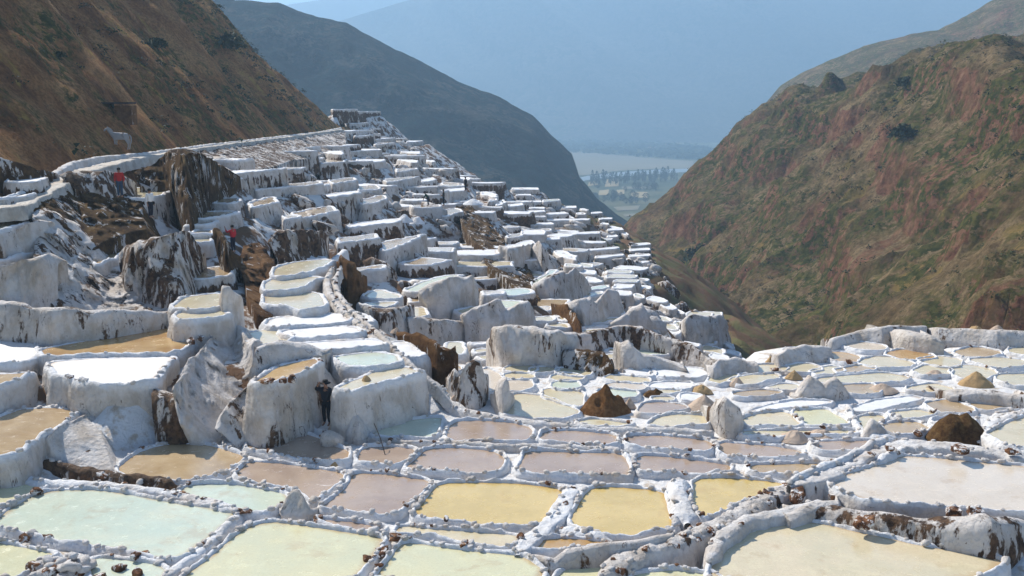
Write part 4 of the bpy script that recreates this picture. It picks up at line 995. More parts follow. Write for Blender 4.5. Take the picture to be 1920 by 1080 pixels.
    if hat: cap('hat', hat, [(.10, .03), (.20, .02), (.205, .03), (.11, .055), (.105, .12), (.09, .15), (.02, .155)])
    else: cap('hair', HAIR, [(.098, -.03), (.102, .02), (.098, .07), (.07, .11), (.02, .125)])
    # nose, ears, eyes
    for nm, p_, s_ in (('nose', (0, .095, -.01), (.012, .02, .02)), ('ear', (-.088, .0, 0), (.012, .02, .03)), ('ear', (.088, .0, 0), (.012, .02, .03)), ('eye', (-.032, .083, .022), (.012, .008, .008)), ('eye', (.032, .083, .022), (.012, .008, .008)), ('mouth', (0, .085, -.045), (.025, .008, .006))):
        me = bpy.data.meshes.new(nm); bm = bmesh.new(); bmesh.ops.create_icosphere(bm, subdivisions=2, radius=1)
        for v in bm.verts: v.co = Vector((v.co.x * s_[0], v.co.y * s_[1], v.co.z * s_[2])) + hp + Vector(p_)
        bm.to_mesh(me); bm.free(); me.materials.append(SKIN if nm in ('nose', 'ear') else HAIR); o = bpy.data.objects.new(nm, me); col.objects.link(o); o.parent = root
    if bag:
        me = bpy.data.meshes.new('bag'); bm = bmesh.new(); bmesh.ops.create_cube(bm, size=1)
        for v in bm.verts: v.co = Vector((v.co.x * .12 - .22, v.co.y * .24, v.co.z * .2 + .86))
        bmesh.ops.bevel(bm, geom=bm.edges, offset=.03, segments=2, affect='EDGES'); bm.to_mesh(me); bm.free(); me.materials.append(HAIR)
        o = bpy.data.objects.new('shoulder_bag', me); col.objects.link(o); tag(o, 'black shoulder bag hanging at the side of the white-shirted person', 'bag')
        o.location = root.matrix_basis @ Vector((0, 0, 0)); o.matrix_world = Matrix.Translation(Vector(loc)) @ Matrix.Rotation(yaw, 4, 'Z') @ Matrix.Scale(H / 1.7, 4)
    return root
HATM = simple('black felt', (.012, .012, .013))
person(at(613, 797, 34.75), R(165), 1.66, (.02, .022, .03), (.012, .014, .02), 'person in black hat and dark clothes with raised hands beside the big salt wall', hat=HATM, pose='raise_both')
person(at(226, 370, 56.), R(190), 1.65, (.45, .03, .025), (.04, .07, .12), 'person in red top and blue trousers standing on the terrace under the path')
person(at(283, 408, 49.), R(240), 1.42, (.7, .7, .7), (.015, .018, .03), 'person in white shirt and dark trousers with a shoulder bag', bag=True, pose='walk')
person(at(438, 473, 53.), R(60), 1.46, (.42, .02, .03), (.012, .014, .03), 'person in a red shirt and dark trousers raising a hand to a camera', pose='raise')
person(at(803, 386, 100.), R(90), 1.6, (.01, .06, .035), (.01, .02, .04), 'stooping worker in dark green, left of the two workers below the tall white wall', pose='bend')
person(at(832, 386, 98.), R(100), 1.6, (.02, .02, .02), (.012, .014, .02), 'worker in black, right of the two workers below the tall white wall', pose='hold')
person(at(873, 358, 112.), R(60), 1.55, (.012, .012, .012), (.012, .014, .02), 'dark-clothed worker standing alone at the top of the steep brown slope', pose='stand')
# horse
hroot = empty('horse', at(226, 281, 74)); hroot.rotation_euler = (0, 0, R(0)); hroot.scale = (.92, .92, .92); tag(hroot, 'white horse standing by the path at the foot of the brown hill', 'horse')
hm = simple('white horse coat', (.36, .345, .34))
V = [((.50, 0, 1.12), (.23, .27)), ((.12, 0, 1.08), (.25, .28)), ((-.28, 0, 1.12), (.24, .31)), ((-.60, 0, 1.28), (.15, .20)), ((-.82, 0, 1.52), (.10, .14)), ((-.95, 0, 1.70), (.08, .11)), ((-1.12, 0, 1.62), (.07, .09)), ((-1.34, 0, 1.40), (.05, .06)), ((.68, 0, 1.15), (.17, .2))]
E = [(0, 1), (1, 2), (2, 3), (3, 4), (4, 5), (5, 6), (6, 7), (0, 8)]
for sx, xx in ((-.12, -.36), (.12, -.30)):
    i = len(V); V += [((xx, sx, .82), .10), ((xx - .02, sx, .46), .055), ((xx, sx, .14), .036), ((xx - .03, sx, .03), .05)]; E += [(2, i), (i, i + 1), (i + 1, i + 2), (i + 2, i + 3)]
for sx, xx in ((-.12, .60), (.12, .66)):
    i = len(V); V += [((xx - .04, sx, .80), .12), ((xx + .12, sx, .48), .06), ((xx + .06, sx, .14), .038), ((xx + .02, sx, .03), .05)]; E += [(0, i), (i, i + 1), (i + 1, i + 2), (i + 2, i + 3)]
skin_obj('body', V, E, hm, hroot, 1, 2)
skin_obj('tail', [((.80, 0, 1.22), .05), ((.92, 0, 1.0), .06), ((.92, 0, .7), .05), ((.90, 0, .5), .02)], [(0, 1), (1, 2), (2, 3)], hm, hroot)
skin_obj('mane', [((-.52, 0, 1.52), .04), ((-.74, 0, 1.70), .05), ((-.93, 0, 1.84), .03)], [(0, 1), (1, 2)], hm, hroot)
for sy in (-.05, .05): skin_obj('ear', [((-.93, sy, 1.80), .025), ((-.93, sy * 1.3, 1.90), .01)], [(0, 1)], hm, hroot, sub=1)
# stick lying across the dike
a_ = unp(702, 812, -11.5); b_ = unp(722, 852, -11.9); a_.z += .35
sm = simple('dark wood', (.04, .03, .025))
so_ = empty('x', (0, 0, 0)); bpy.data.objects.remove(so_)
stick = resample([a_, (a_ + b_) / 2 + Vector((.03, 0, .02)), b_], .08)
na = 6; G = []
for k, c in enumerate(stick):
    G.append([(c[0] + .018 * math.cos(t), c[1] + .012 * math.sin(t), c[2] + .012 * math.sin(t)) for t in np.linspace(0, 2 * math.pi, na, endpoint=False)])
o = mesh_np('stick', np.array(G).reshape(-1, 3), grid_faces(len(G), na, True), sm); tag(o, 'thin dark stick leaning across the dike right of the hollow rock', 'stick')

# ================================================================== HILLS
def veg_mat(name, soils, greens, red=None, scale=1., gthr=.5, bumpd=.6, redthr=.56, gpatch=(.36, .56), gold=None):
    n = NB(name)
    soil = n.ramp(n.noise(.12 * scale, 10, .66, n.map((.45, 1, 1))), soils)
    fine = n.noise(1.6 * scale, 6, .7)
    soil = n.mix(n.math('MULTIPLY', n.ss(fine, .4, .62), .5), soil, tuple(x * .45 for x in soils[0][1]))
    if gold: soil = n.mix(n.ss(n.noise(.16 * scale, 7, .66, n.map((.5, 1, 1)), .5), .57, .66), soil, gold)
    if red:
        geo = n.N.new('ShaderNodeNewGeometry'); spx = n.N.new('ShaderNodeSeparateXYZ'); n.L.new(geo.outputs['Normal'], spx.inputs[0])
        steep = n.ss(spx.outputs[2], .66, .50)
        rm = n.ss(n.math('ADD', n.noise(.035 * scale, 8, .66, n.map((.45, 1.0, .8)), .8), n.math('MULTIPLY', steep, .16)), redthr, redthr + .06)
        soil = n.mix(rm, soil, n.ramp(n.noise(.5 * scale, 7, .72), red))
    gmask = n.math('MULTIPLY', n.ss(n.noise(.55 * scale, 8, .72), gthr, gthr + .06), n.ss(n.noise(.05 * scale, 6, .64), *gpatch))
    gc = n.mix(n.ss(n.noise(.9 * scale, 4, .6), .4, .65), greens[0], greens[1])
    c = n.mix(gmask, soil, gc)
    nr = n.bump(n.noise(.35 * scale, 10, .72, n.map((.6, 1, 1))), 1., bumpd * 2.6 / scale); nr = n.bump(n.noise(1.6 * scale, 7, .75), 1., bumpd * 1.3 / scale, nr)
    return n.fin(c, .95, nr, .05)
M['lhill'] = veg_mat('dry brown hillside', [(.36, (.20, .085, .032)), (.48, (.44, .20, .075)), (.60, (.60, .32, .13))], ((.075, .075, .02), (.18, .145, .035)), scale=2.2, gthr=.46, bumpd=.6, gpatch=(.46, .58), gold=(.50, .31, .085))
M['rhill'] = veg_mat('scrubby hillside', [(.36, (.13, .086, .042)), (.48, (.26, .175, .085)), (.60, (.39, .28, .15))], ((.065, .075, .02), (.17, .155, .045)), [(.35, (.13, .058, .035)), (.5, (.28, .135, .078)), (.65, (.40, .23, .135))], 1., .45, 1.1, .555, gold=(.34, .235, .08))
M['mhill'] = veg_mat('haze blue scrub mountain', [(.42, (.004, .022, .028)), (.51, (.04, .055, .052)), (.60, (.13, .115, .09))], ((.001, .022, .026), (.006, .042, .045)), scale=.3, gthr=.47, bumpd=1.6, gpatch=(.3, .5))  # blue of the distance haze is painted into the scrub and soil colours
M['far'] = veg_mat('far mountain', [(.35, (.10, .09, .07)), (.5, (.16, .14, .10)), (.65, (.22, .19, .14))], ((.05, .06, .04), (.08, .09, .05)), scale=.06, gthr=.5, bumpd=1.)
# left hill
bl = [(30, -34, -4.6), (45, -31, -4.9), (51, -28.0, -4.9), (56, -27.6, -4.8), (67, -29.3, -4.0), (78, -29.6, -3.9), (110, -30.0, -4.0), (150, -30.4, -4.3), (180, -30.9, -4.4), (230, -34, -4.8), (320, -70, -4.8)]
by = np.array([b[0] for b in bl]); bX = np.array([b[1] for b in bl]); bZ = np.array([b[2] for b in bl])
yy = np.arange(6, 330, .9); tt = np.concatenate([np.arange(-4, 45, .75), np.arange(45, 110, 2.)])
Tg, Yg = np.meshgrid(tt, yy)
edge = np.interp(Yg, by, bX) + .8 * vnoise(np.stack([Yg * .12, Yg * 0, Yg * 0], -1), 80)
nose = np.clip(Yg - 172, 0, 200)
Xg = edge - Tg - nose * .0
Zg = np.interp(Yg, by, bZ) + 1.13 * np.clip(Tg, -4, 200) ** 1.0 - .0015 * np.clip(Tg, 0, 200) ** 2
gul = ridged(np.stack([Yg * .055 - Tg * .02, Tg * .012, Yg * 0 + 3], -1), 4, 82)
amp_ = np.clip(Tg / 14, 0, 1)
Zg = Zg + (gul * 3.4 + fbm(np.stack([Yg * .14, Tg * .10, Yg * 0], -1), 5, 83) * 2.4) * amp_ + fbm(np.stack([Yg * .7, Tg * .6, Yg * 0], -1), 4, 84) * .75 * np.clip(Tg / 3, .05, 1)
Zg = Zg - nose * 1.1 * np.clip(Tg / 6, 0, 1)
V = np.stack([Xg, Yg, Zg], -1).reshape(-1, 3)
lh = mesh_np('brown_hill', V, grid_faces(len(yy), len(tt))[:, ::-1], M['lhill'], origin=(0, 0, 0)); tag(lh, kind='structure')
LH = (yy, tt, Xg, Yg, Zg)
# right hill
prx = np.array([0, 36, 60, 81, 112, 145, 156, 200, 300]); prz = np.array([-73, -39, -17.4, .5, 8.5, 11, 14.5, 28, 50])
yy2 = np.concatenate([np.arange(20, 320, 1.5), np.arange(320, 420, 4)]); xx2 = np.concatenate([np.arange(2, 150, 1.3), np.arange(150, 260, 3.)])
X2, Y2 = np.meshgrid(xx2, yy2)
Z2 = np.interp(X2, prx, prz)
sh = X2 * .35
sp = ridged(np.stack([(Y2 + sh) * .016, X2 * .006, X2 * 0 + 1], -1), 4, 91)
Z2 = Z2 + (sp - .2) * 8 * np.clip((X2 - 12) / 30, .15, 1) * np.clip((320 - Y2) / 60, .35, 1) + fbm(np.stack([(Y2 + sh) * .06, X2 * .03, X2 * 0], -1), 5, 92) * 6
cl = ridged(np.stack([(Y2 + sh * 2) * .022, X2 * .02, X2 * 0 + 5], -1), 5, 93)
Z2 = Z2 + (np.clip(cl - .12, 0, 1) * 13 - 1.5) * np.clip((330 - Y2) / 70, .3, 1) + fbm(np.stack([Y2 * .25, X2 * .25, X2 * 0], -1), 4, 94) * 2.2 + np.clip(ridged(np.stack([(Y2 + sh) * .07, X2 * .045, X2 * 0], -1), 4, 95) - .1, 0, 1) * 4.5
q_ = (Z2 - .12 * Y2 + fbm(np.stack([Y2 * .02, X2 * .02, X2 * 0 + 9], -1), 4, 96) * 22) / 15; fq = q_ - np.floor(q_)
saw = np.where(fq < .74, fq / .74, (1 - fq) / .26)
Z2 = Z2 - saw * 4.2 * np.clip((fbm(np.stack([Y2 * .03, X2 * .03, X2 * 0 + 2], -1), 3, 97) + .25) * 2.5, 0, 1) * np.clip((330 - Y2) / 60, .2, 1)
Z2 = Z2 - np.clip(Y2 - 305, 0, 200) * 1.2
V = np.stack([X2, Y2, Z2], -1).reshape(-1, 3)
rh = mesh_np('scrub_hill', V, grid_faces(len(yy2), len(xx2)), M['rhill'], origin=(0, 0, 0)); tag(rh, kind='structure')
RH = (yy2, xx2, X2, Y2, Z2)
# lofted mountains
def mountain(name, crest, Yc, foot_z, run, mat, s, amp, nb=150, back=True, zs=1.):
    C = resample(P(crest), 0, n=nb)
    T3 = np.array([at(u, v, Yc) for u, v in C])
    T3[:, 2] += fbm(np.stack([T3[:, 0] * s * 2, T3[:, 0] * 0, T3[:, 0] * 0], -1), 5, 101) * amp * .35
    rows = []; nrow = 110
    for j in range(-6, nrow):
        t = j / nrow
        if j < 0: q = T3 + np.array([0, -j * run * .05, j * amp * 1.2])
        else:
            q = T3.copy(); q[:, 1] -= run * t; q[:, 2] = T3[:, 2] + (foot_z - T3[:, 2]) * t ** 1.05
        k = min(1, max(t, 0) * 8)
        d = ridged(np.stack([q[:, 0] * s + q[:, 1] * s * .35, q[:, 1] * s * .2, q[:, 2] * s * .8], -1), 5, 103) * amp + fbm(q * s * 5, 4, 104) * amp * .4
        q[:, 1] -= d * k * 1.2; q[:, 2] += d * k * .4
        rows.append(q)
    G = np.array(rows)
    o = mesh_np(name, G.reshape(-1, 3), grid_faces(G.shape[0], nb)[:, ::-1], mat, origin=(0, 0, 0)); tag(o, kind='structure'); return o
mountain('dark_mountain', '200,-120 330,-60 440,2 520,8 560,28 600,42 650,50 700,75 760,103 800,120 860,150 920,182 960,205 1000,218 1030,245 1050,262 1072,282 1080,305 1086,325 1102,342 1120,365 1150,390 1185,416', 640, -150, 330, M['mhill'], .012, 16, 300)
mountain('spur_mountain', '1380,260 1440,190 1462,165 1500,140 1560,110 1620,85 1700,68 1760,58 1800,35 1850,2 1950,-50 2100,-90', 620, -60, 260, M['rhill'], .012, 12, 220)
def Zc(X, Yv): return 0
# far range (one sheet rising from the valley), and a fainter range behind it
def far_range(name, Yf, Yt, zf, crest, s, amp, mat):
    C = resample(P(crest), 0, n=260); T3 = np.array([at(u, v, Yt) for u, v in C]); rows = []; nr = 130
    for j in range(-4, nr + 1):
        t = j / nr; q = T3.copy(); q[:, 1] = Yf + (Yt - Yf) * max(t, 0); q[:, 0] = T3[:, 0] * (q[:, 1] / Yt) ** .3
        q[:, 2] = zf + (T3[:, 2] - zf) * np.clip(t, 0, 1) ** 1.25 if j >= 0 else zf + j * 8
        d = ridged(np.stack([q[:, 0] * s + q[:, 2] * s * 1.2, q[:, 2] * s * .25, q[:, 0] * 0], -1), 5, 111) * amp
        k = math.sin(math.pi * min(max(t, 0), 1) * .5) * (1 if t < .92 else (1 - t) / .08 * .9 + .1)
        q[:, 1] -= d * k * 1.6; q[:, 2] += d * k * .35
        rows.append(q)
    rows.append(rows[-1] + np.array([0, 300, -200]))
    G = np.array(rows); o = mesh_np(name, G.reshape(-1, 3), grid_faces(G.shape[0], G.shape[1]), mat, origin=(0, 0, 0)); tag(o, kind='structure')
far_range('far_mountain', 2450, 3100, -100, '-600,130 300,100 560,60 620,45 690,22 760,2 860,-25 1000,-28 1300,-22 1920,-28 2600,-20', .0022, 110, M['far'])
far_range('distant_ridge', 3900, 4500, -60, '-900,60 200,40 430,30 520,12 640,-6 900,-14 1300,-14', .003, 40, M['far'])

# ------------------------------------------------------------------ valley floor
VZ = -100
vm = NB('valley floor')
c_ = vm.mix(vm.ss(vm.noise(.012, 6, .6), .44, .58), (.06, .07, .035), (.12, .115, .06))
M['valley'] = vm.fin(c_, .95, None, .05)
V = []; xs = np.linspace(-2500, 3500, 60); ys = np.linspace(250, 5200, 60)
xg, yg = np.meshgrid(xs, ys); zg = VZ + fbm(np.stack([xg * .004, yg * .004, xg * 0], -1), 3, 120) * .3 - np.where(yg < 500, (500 - yg) * .3, 0)
vf = mesh_np('valley_floor', np.stack([xg, yg, zg], -1).reshape(-1, 3), grid_faces(60, 60), M['valley'], origin=(0, 0, 0)); tag(vf, kind='structure')
fm = [earth_mat('pale field', [(.3, (.15, .135, .09)), (.7, (.22, .195, .14))], .02, .1), earth_mat('straw field', [(.3, (.27, .21, .11)), (.7, (.38, .30, .17))], .02, .1), earth_mat('green field', [(.3, (.10, .12, .05)), (.7, (.16, .18, .08))], .02, .1)]
wm = NB('river water'); M['river'] = wm.fin((.22, .26, .27), .35, None, .5)
def sheet(name, pts, mat, lift, **k):
    W = [unp(u, v, VZ + lift) for u, v in P(pts)]
    o = mesh_np(name, np.array([p[:] for p in W]), [list(range(len(W)))], mat, smooth=False); tag(o, **k); return o
sheet('field', '1060,283 1110,286 1180,293 1235,298 1300,302 1300,316 1220,317 1160,320 1100,328 1060,330', fm[0], .5, kind='structure')
sheet('river', '1060,338 1100,330 1160,323 1230,318 1320,315 1320,320 1250,325 1170,330 1110,336 1060,346', M['river'], .8, kind='structure')
for i_, s_ in enumerate(['1104,341 1124,339 1124,346 1102,349', '1136,336 1160,335 1160,349 1134,350', '1165,350 1225,349 1230,353 1168,354', '1124,357 1142,355 1140,365 1122,366', '1156,356 1172,355 1170,364 1158,365', '1184,360 1214,360 1214,371 1182,370', '1150,388 1200,385 1196,393 1158,395', '1168,402 1196,400 1196,405 1172,406']):
    sheet('field', s_, fm[(1, 1, 0, 1, 1, 1, 0, 0)[i_]], .5, kind='structure')
# trees in the valley: tapered trunk + clustered crown of small leaf clumps
leafm = [simple('poplar leaves', (.035, .05, .022)), simple('eucalyptus leaves', (.05, .06, .03))]; barkm = simple('bark', (.10, .07, .05))
def crown_mesh(seed, tall):
    r = random.Random(seed); V = []; F = []
    for k in range(240):
        t = r.random(); rad = (math.sin(math.pi * (t * .86 + .1)) ** .8) * (.17 if tall else .42) * r.uniform(.35, 1.1); an = r.uniform(0, 6.283)
        c = Vector((rad * math.cos(an), rad * math.sin(an), .16 + .84 * t)); s = r.uniform(.02, .05) * (1 if tall else 1.5)
        i = len(V); q = [Vector((r.uniform(-1, 1), r.uniform(-1, 1), r.uniform(-1, 1))).normalized() * s for _ in range(3)]
        V += [c + q[0], c + q[1], c + q[2], c - (q[0] + q[1]) * .6]; F += [(i, i + 1, i + 2), (i, i + 2, i + 3), (i, i + 3, i + 1)]
    me = bpy.data.meshes.new('crown'); me.from_pydata([v[:] for v in V], [], F); me.materials.append(leafm[seed % 2]); return me
def trunk_mesh():
    bm = bmesh.new(); bmesh.ops.create_cone(bm, segments=7, radius1=.022, radius2=.004, depth=.9, cap_ends=True)
    for v in bm.verts: v.co.z += .45
    me = bpy.data.meshes.new('trunk'); bm.to_mesh(me); bm.free(); me.materials.append(barkm); return me
CR = [crown_mesh(k, True) for k in range(4)] + [crown_mesh(10 + k, False) for k in range(3)]; TM = trunk_mesh()
rt = random.Random(9)
def tree(loc, h, k, label, group, name='poplar_tree', wide=1.):
    root = empty(name, loc); root.scale = (h * wide, h * wide, h); root.rotation_euler = (0, 0, rt.uniform(0, 6)); tag(root, label, 'tree', group)
    for nm, me in (('trunk', TM), ('crown', CR[k])):
        o = bpy.data.objects.new(nm, me); col.objects.link(o); o.parent = root
for k in range(62):
    u = 1108 + 160 * (k / 62) + rt.uniform(-4, 4); v = 350 - 6 * rt.random() - (u - 1108) * .06
    tree(unp(u, v, VZ), rt.uniform(9, 17), rt.randrange(4), 'slim dark valley tree in the row by the river', 'trees lining the river in the valley')
for k in range(34):
    u = rt.uniform(1100, 1230); v = rt.choice([356, 358, 374, 378, 382]) + rt.uniform(-2, 2)
    tree(unp(u, v, VZ), rt.uniform(6, 10), 4 + rt.randrange(3), 'round dark valley tree between the straw fields', 'bushy trees between the valley fields', 'valley_tree')
# hazy wood beyond the pale field: uncountable
Vw = []; Fw = []
for k in range(2600):
    u = rt.uniform(1040, 1330); v = rt.uniform(262, 286) + (u - 1060) * .06; c = unp(u, v, VZ); s = rt.uniform(4, 9)
    i = len(Vw)
    for _ in range(4): Vw.append((c.x + rt.uniform(-s, s), c.y + rt.uniform(-s, s), c.z + rt.uniform(0, s * 1.3)))
    Fw += [(i, i + 1, i + 2), (i, i + 2, i + 3), (i + 1, i + 2, i + 3)]
o = mesh_np('far_wood', np.array(Vw), Fw, leafm[0], smooth=False); tag(o, 'far hazy wood on the valley floor beyond the pale field', 'wood', kind='stuff')
# far houses
hm_ = simple('whitewash', (.75, .74, .72)); rm_ = simple('roof tiles', (.30, .15, .10))
for k, (u, v) in enumerate([(1136, 279), (1214, 279), (1222, 281), (1250, 276)]):
    c = unp(u, v, VZ); r_ = empty('farm_house', c); tag(r_, ['small white farmhouse, leftmost of the far valley houses', 'small white farmhouse in the far valley, second from the left', 'small white farmhouse in the far valley, second from the right', 'small white farmhouse, rightmost of the far valley houses'][k], 'house')
    w2, d2, h2 = 7, 5, 4
    mesh_np('wall', np.array([(x * w2 + c.x, y * d2 + c.y, z * h2 + c.z) for x, y, z in [(-1, -1, 0), (1, -1, 0), (1, 1, 0), (-1, 1, 0), (-1, -1, 1), (1, -1, 1), (1, 1, 1), (-1, 1, 1)]]), [(0, 1, 5, 4), (1, 2, 6, 5), (2, 3, 7, 6), (3, 0, 4, 7)], hm_, r_, smooth=False)
    mesh_np('roof', np.array([(x * w2 * 1.1 + c.x, y * d2 * 1.15 + c.y, z + c.z) for x, y, z in [(-1, -1, h2), (1, -1, h2), (1, 1, h2), (-1, 1, h2), (-1, 0, h2 + 2.5), (1, 0, h2 + 2.5)]]), [(0, 1, 5, 4), (2, 3, 4, 5), (0, 4, 3), (1, 2, 5)], rm_, r_, smooth=False)

# ------------------------------------------------------------------ scrub on the near hills
def clump_mesh(seed, n=60, blade=False):
    r = random.Random(seed); V = []; F = []
    for k in range(n):
        an = r.uniform(0, 6.283); el = r.uniform(.0, 1.5); rad = r.uniform(.45, 1.)
        c = Vector((math.cos(an) * math.cos(el), math.sin(an) * math.cos(el), math.sin(el) * .75)) * rad
        s = r.uniform(.12, .26); i = len(V)
        q = [Vector((r.uniform(-1, 1), r.uniform(-1, 1), r.uniform(-1, 1))).normalized() * s for _ in range(3)]
        if blade: q = [Vector((-.04, 0, -.3)), Vector((.04, 0, -.3)), Vector((math.cos(an) * .3, math.sin(an) * .3, .45))]
        V += [c + q[0], c + q[1], c + q[2]]; F += [(i, i + 1, i + 2)]
    me = bpy.data.meshes.new('clump'); me.from_pydata([v[:] for v in V], [], F); return np.array([v[:] for v in V]), F
bush_cols = {'olive': simple('olive scrub', (.07, .085, .03)), 'dark': simple('dark green scrub', (.03, .045, .018)), 'straw': simple('straw grass tufts', (.24, .19, .07))}
def scatter(name, H, n, cols, size, region, label, seed, blade=False, nclump=26):
    yyv, xxv, Xm, Ym, Zm = H; r = np.random.RandomState(seed)
    tmpl = [clump_mesh(seed + k, nclump, blade) for k in range(4)]
    den = None; Vs = []; Fs = []; off = 0
    for _ in range(n * 4):
        if len(Vs) >= n: break
        i = r.randint(1, len(yyv) - 2); j = r.randint(1, len(xxv) - 2); x, y, z = Xm[i, j] + r.uniform(-.6, .6), Ym[i, j] + r.uniform(-.6, .6), Zm[i, j]
        if y < 20: continue
        u, v = project(x, y, z)
        if not (-60 < u < 1980 and -40 < v < 700): continue
        if r.rand() > region(x, y, z): continue
        s = size[0] + (size[1] - size[0]) * r.rand() ** 2.2
        tv, tf = tmpl[r.randint(4)]; tv = np.asarray(tv); a = r.uniform(0, 6.28); ca, sa = math.cos(a), math.sin(a)
        q = tv * s * np.array([1, 1, .8]); q = np.stack([q[:, 0] * ca - q[:, 1] * sa + x, q[:, 0] * sa + q[:, 1] * ca + y, q[:, 2] + z - .1 * s], 1)
        Vs.append(q); Fs.append(np.array(tf) + off); off += len(q)
    if not Vs: return
    o = mesh_np(name, np.concatenate(Vs), np.concatenate(Fs), bush_cols[cols], origin=(0, 0, 0), smooth=False); tag(o, label, 'scrub', kind='stuff')
def nz(f, s, lo, hi):
    def g(x, y, z):
        n = float(fbm(np.array([x * f, y * f, z * f]), 3, s)); return min(max((n - lo) / (hi - lo), 0), 1)
    return g
scatter('scrub', RH, 4200, 'olive', (.3, 1.1), nz(.03, 7, -.12, .25), 'olive scrub scattered over the right-hand hill', 31)
scatter('scrub', RH, 3200, 'dark', (.35, 1.7), nz(.025, 8, -.05, .25), 'dark green bushes scattered over the right-hand hill', 32)
scatter('grass_tufts', RH, 1500, 'straw', (.2, .6), nz(.03, 9, -.1, .2), 'straw coloured tufts on the right-hand hill', 33, nclump=14)
scatter('scrub', LH, 3200, 'dark', (.2, 1.3), nz(.05, 17, -.05, .25), 'dark bushes on the upper part of the left brown hill', 34)
scatter('scrub', LH, 2600, 'olive', (.15, .5), nz(.05, 18, -.1, .3), 'olive scrub on the left brown hill', 35, nclump=14)
scatter('grass_tufts', LH, 1600, 'straw', (.12, .4), nz(.06, 19, -.05, .2), 'straw coloured tufts on the left brown hill', 36, nclump=12)
# single large bushes one can pick out
def hill_hit(H, u, v):
    yyv, xxv, Xm, Ym, Zm = H; ii = 0; best = None
    a, b = ray(u, v); pu = 960 + FPX * Xm / (Ym * CP - Zm * SP); pv = 540 - FPX * (Ym * SP + Zm * CP) / (Ym * CP - Zm * SP)
    d = (pu - u) ** 2 + (pv - v) ** 2; d = np.where(d < 60, Ym, 1e6 + d); i = np.unravel_index(np.argmin(d), d.shape)
    return Vector((Xm[i], Ym[i], Zm[i]))
def big_bush(H, u, v, spx, label, c='dark'):
    p = hill_hit(H, u, v); s = spx / 2 / FPX * p.y
    tv, tf = clump_mesh(int(u), 320)
    o = mesh_np('bush', tv * s + np.array([p.x, p.y, p.z + .1 * s]), tf, bush_cols[c], smooth=False); tag(o, label, 'bush')
big_bush(RH, 1695, 166, 44, 'wide dark bush high on the right-hand hill')
big_bush(RH, 1700, 400, 34, 'round dark green bush in the middle of the right-hand hill')
big_bush(RH, 1612, 420, 40, 'dark bush left of the round bush in mid slope')
big_bush(RH, 1320, 500, 80, 'large dark thicket in the hollow above the ravine')
big_bush(RH, 1690, 255, 56, 'dark bush clump beside the red cliff band')
big_bush(RH, 1540, 518, 34, 'green bush low on the right-hand hill')
big_bush(LH, 437, 92, 60, 'dark green bush near the top right of the brown hill')
big_bush(LH, 110, 108, 26, 'small dark bush on the left part of the brown hill')
big_bush(LH, 300, 90, 44, 'dark bush in the middle of the brown hill')

# rough shelter cut into the brown hill
p = hill_hit(LH, 212, 212); sroot = empty('hillside_shelter', p); tag(sroot, 'small rough adobe shelter with a dark opening on the brown hill above the horse', 'shelter')
def boxv(c, s): return np.array([(c[0] + x * s[0] / 2, c[1] + y * s[1] / 2, c[2] + z * s[2] / 2) for x, y, z in [(-1, -1, -1), (1, -1, -1), (1, 1, -1), (-1, 1, -1), (-1, -1, 1), (1, -1, 1), (1, 1, 1), (-1, 1, 1)]])
BF = [(0, 1, 5, 4), (1, 2, 6, 5), (2, 3, 7, 6), (3, 0, 4, 7), (4, 5, 6, 7), (3, 2, 1, 0)]
mesh_np('wall', boxv((p.x + 1.0, p.y - .6, p.z - .4), (1.3, 1.2, 1.5)), BF, M['redearth'], sroot, smooth=False)
mesh_np('post', boxv((p.x - .1, p.y - 1.1, p.z - .2), (.14, .14, 1.5)), BF, sm, sroot, smooth=False)
mesh_np('roof', boxv((p.x - .2, p.y - .7, p.z + .55), (3.6, 1.6, .14)), BF, sm, sroot, smooth=False)
mesh_np('back_wall', boxv((p.x - .9, p.y - .2, p.z - .1), (1.6, .3, 1.2)), BF, bush_cols['dark'], sroot, smooth=False)

# ------------------------------------------------------------------ labels for the ponds
CN = {'mint': 'pale mint', 'green': 'pale green', 'yellow': 'yellow', 'amber': 'amber', 'cream': 'cream', 'tan': 'tan', 'mauve': 'brownish mauve', 'pink': 'pinkish', 'white': 'white crusted'}
LM = [('the person in the black hat', 605, 750), ('the dark boulder cluster', 1515, 915), ('the pointed brown earth mound', 1140, 760), ('the flat-topped brown mound', 1810, 815),
      ('the grooved salt pillar', 1368, 790), ('the double-peaked white mound', 1545, 730), ('the pink salt cone', 1877, 620), ('the bottom-left rubble pile', 120, 1065),
      ('the white salt post', 424, 570), ('the red-shirted person with raised hand', 437, 450), ('the white-shirted person', 283, 390), ('the rust brown knob', 655, 515),
      ('the long rounded stained wall', 1000, 650), ('the double-topped block wall', 950, 595), ('the steep brown slope', 905, 430), ('the broad brown bank', 965, 510),
      ('the two white salt piles', 770, 410), ('the two dark workers', 815, 370), ('the far end of the path', 640, 240), ('the twin-peaked wall', 1060, 535), ('the pyramid-shaped wall', 1190, 600),
      ('the last block above the ravine', 1325, 600), ('the brown-crested dike', 130, 885), ('the wide smooth white dike', 1050, 960), ('the amber pond on the left', 250, 640)]
taken = {}
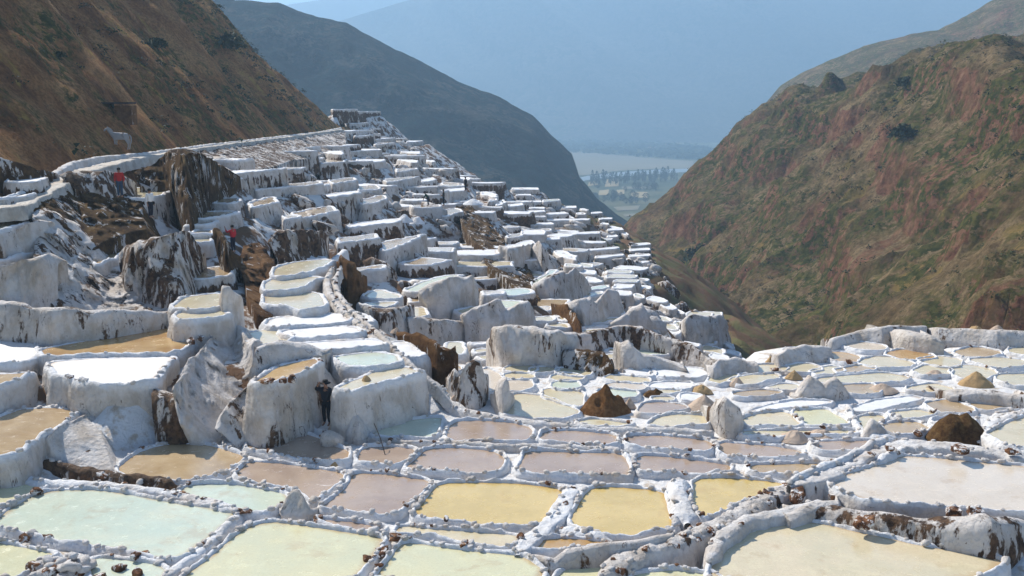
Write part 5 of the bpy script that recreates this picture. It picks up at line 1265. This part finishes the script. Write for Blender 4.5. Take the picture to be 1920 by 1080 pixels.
for d in sorted(PONDS, key=lambda q: -q['cy'] * 0 - q['area'] / q['cy'] ** 2):
    best = None
    for nm, lu, lv in sorted(LM, key=lambda l: math.hypot(l[1] - d['uc'], l[2] - d['vc'])):
        du, dv = d['uc'] - lu, d['vc'] - lv
        di = ('right of' if du > 0 else 'left of') if abs(du) > abs(dv) * 1.3 else ('below' if dv > 0 else 'above')
        dist = math.hypot(du, dv); d.setdefault('cand', []).append((nm, di, dist))
    nm, di, dist = d['cand'][0]; d['key'] = (CN[d['c']], di, nm); d['dist'] = dist
from collections import defaultdict
G_ = defaultdict(list)
for d in PONDS: G_[d['key']].append(d)
_t = 'first second third fourth fifth sixth seventh eighth ninth tenth eleventh twelfth thirteenth fourteenth fifteenth sixteenth seventeenth eighteenth nineteenth twentieth'.split()
ORD = ['nearest'] + [w_ + ' nearest' for w_ in _t[1:]] + ['twenty-' + w_ + ' nearest' for w_ in _t[:9]] + ['thirtieth nearest'] + ['thirty-' + w_ + ' nearest' for w_ in _t[:9]]
for (cn, di, nm), L_ in G_.items():
    L_.sort(key=lambda q: q['dist'])
    for i, d in enumerate(L_):
        shape = 'terrace pond' if d['mode'] != 'P' else 'salt pond'
        if len(L_) == 1: lab = f'only {cn} {shape} {di} {nm}'
        else: lab = f'{cn} {shape} {di} {nm}, {ORD[min(i, 38)]} to it'
        tag(d['root'], lab, 'salt pond', 'salt evaporation ponds')

# ------------------------------------------------------------------ haze
X0, X1, Y0, Y1, Z0, Z1 = -3000, 3600, -60, 5400, VZ - 60, 480
hz_ = bpy.data.materials.new('haze'); hz_.use_nodes = True; t_ = hz_.node_tree
for n_ in list(t_.nodes): t_.nodes.remove(n_)
out = t_.nodes.new('ShaderNodeOutputMaterial'); pv = t_.nodes.new('ShaderNodeVolumePrincipled')
pv.inputs['Color'].default_value = (.44, .67, .90, 1); pv.inputs['Density'].default_value = HAZE_D; pv.inputs['Anisotropy'].default_value = .2
t_.links.new(pv.outputs[0], out.inputs['Volume'])
ho = mesh_np('haze', boxv(((X0 + X1) / 2, (Y0 + Y1) / 2, (Z0 + Z1) / 2), (X1 - X0, Y1 - Y0, Z1 - Z0)), BF, hz_, origin=(0, 0, 0), smooth=False); tag(ho, kind='stuff')
for o in bpy.data.objects:
    if '_uv' in o: del o['_uv']
tr_ = sum(len(o.data.polygons) for o in bpy.data.objects if o.type == 'MESH')
print('objects', len(bpy.data.objects), 'faces', tr_)
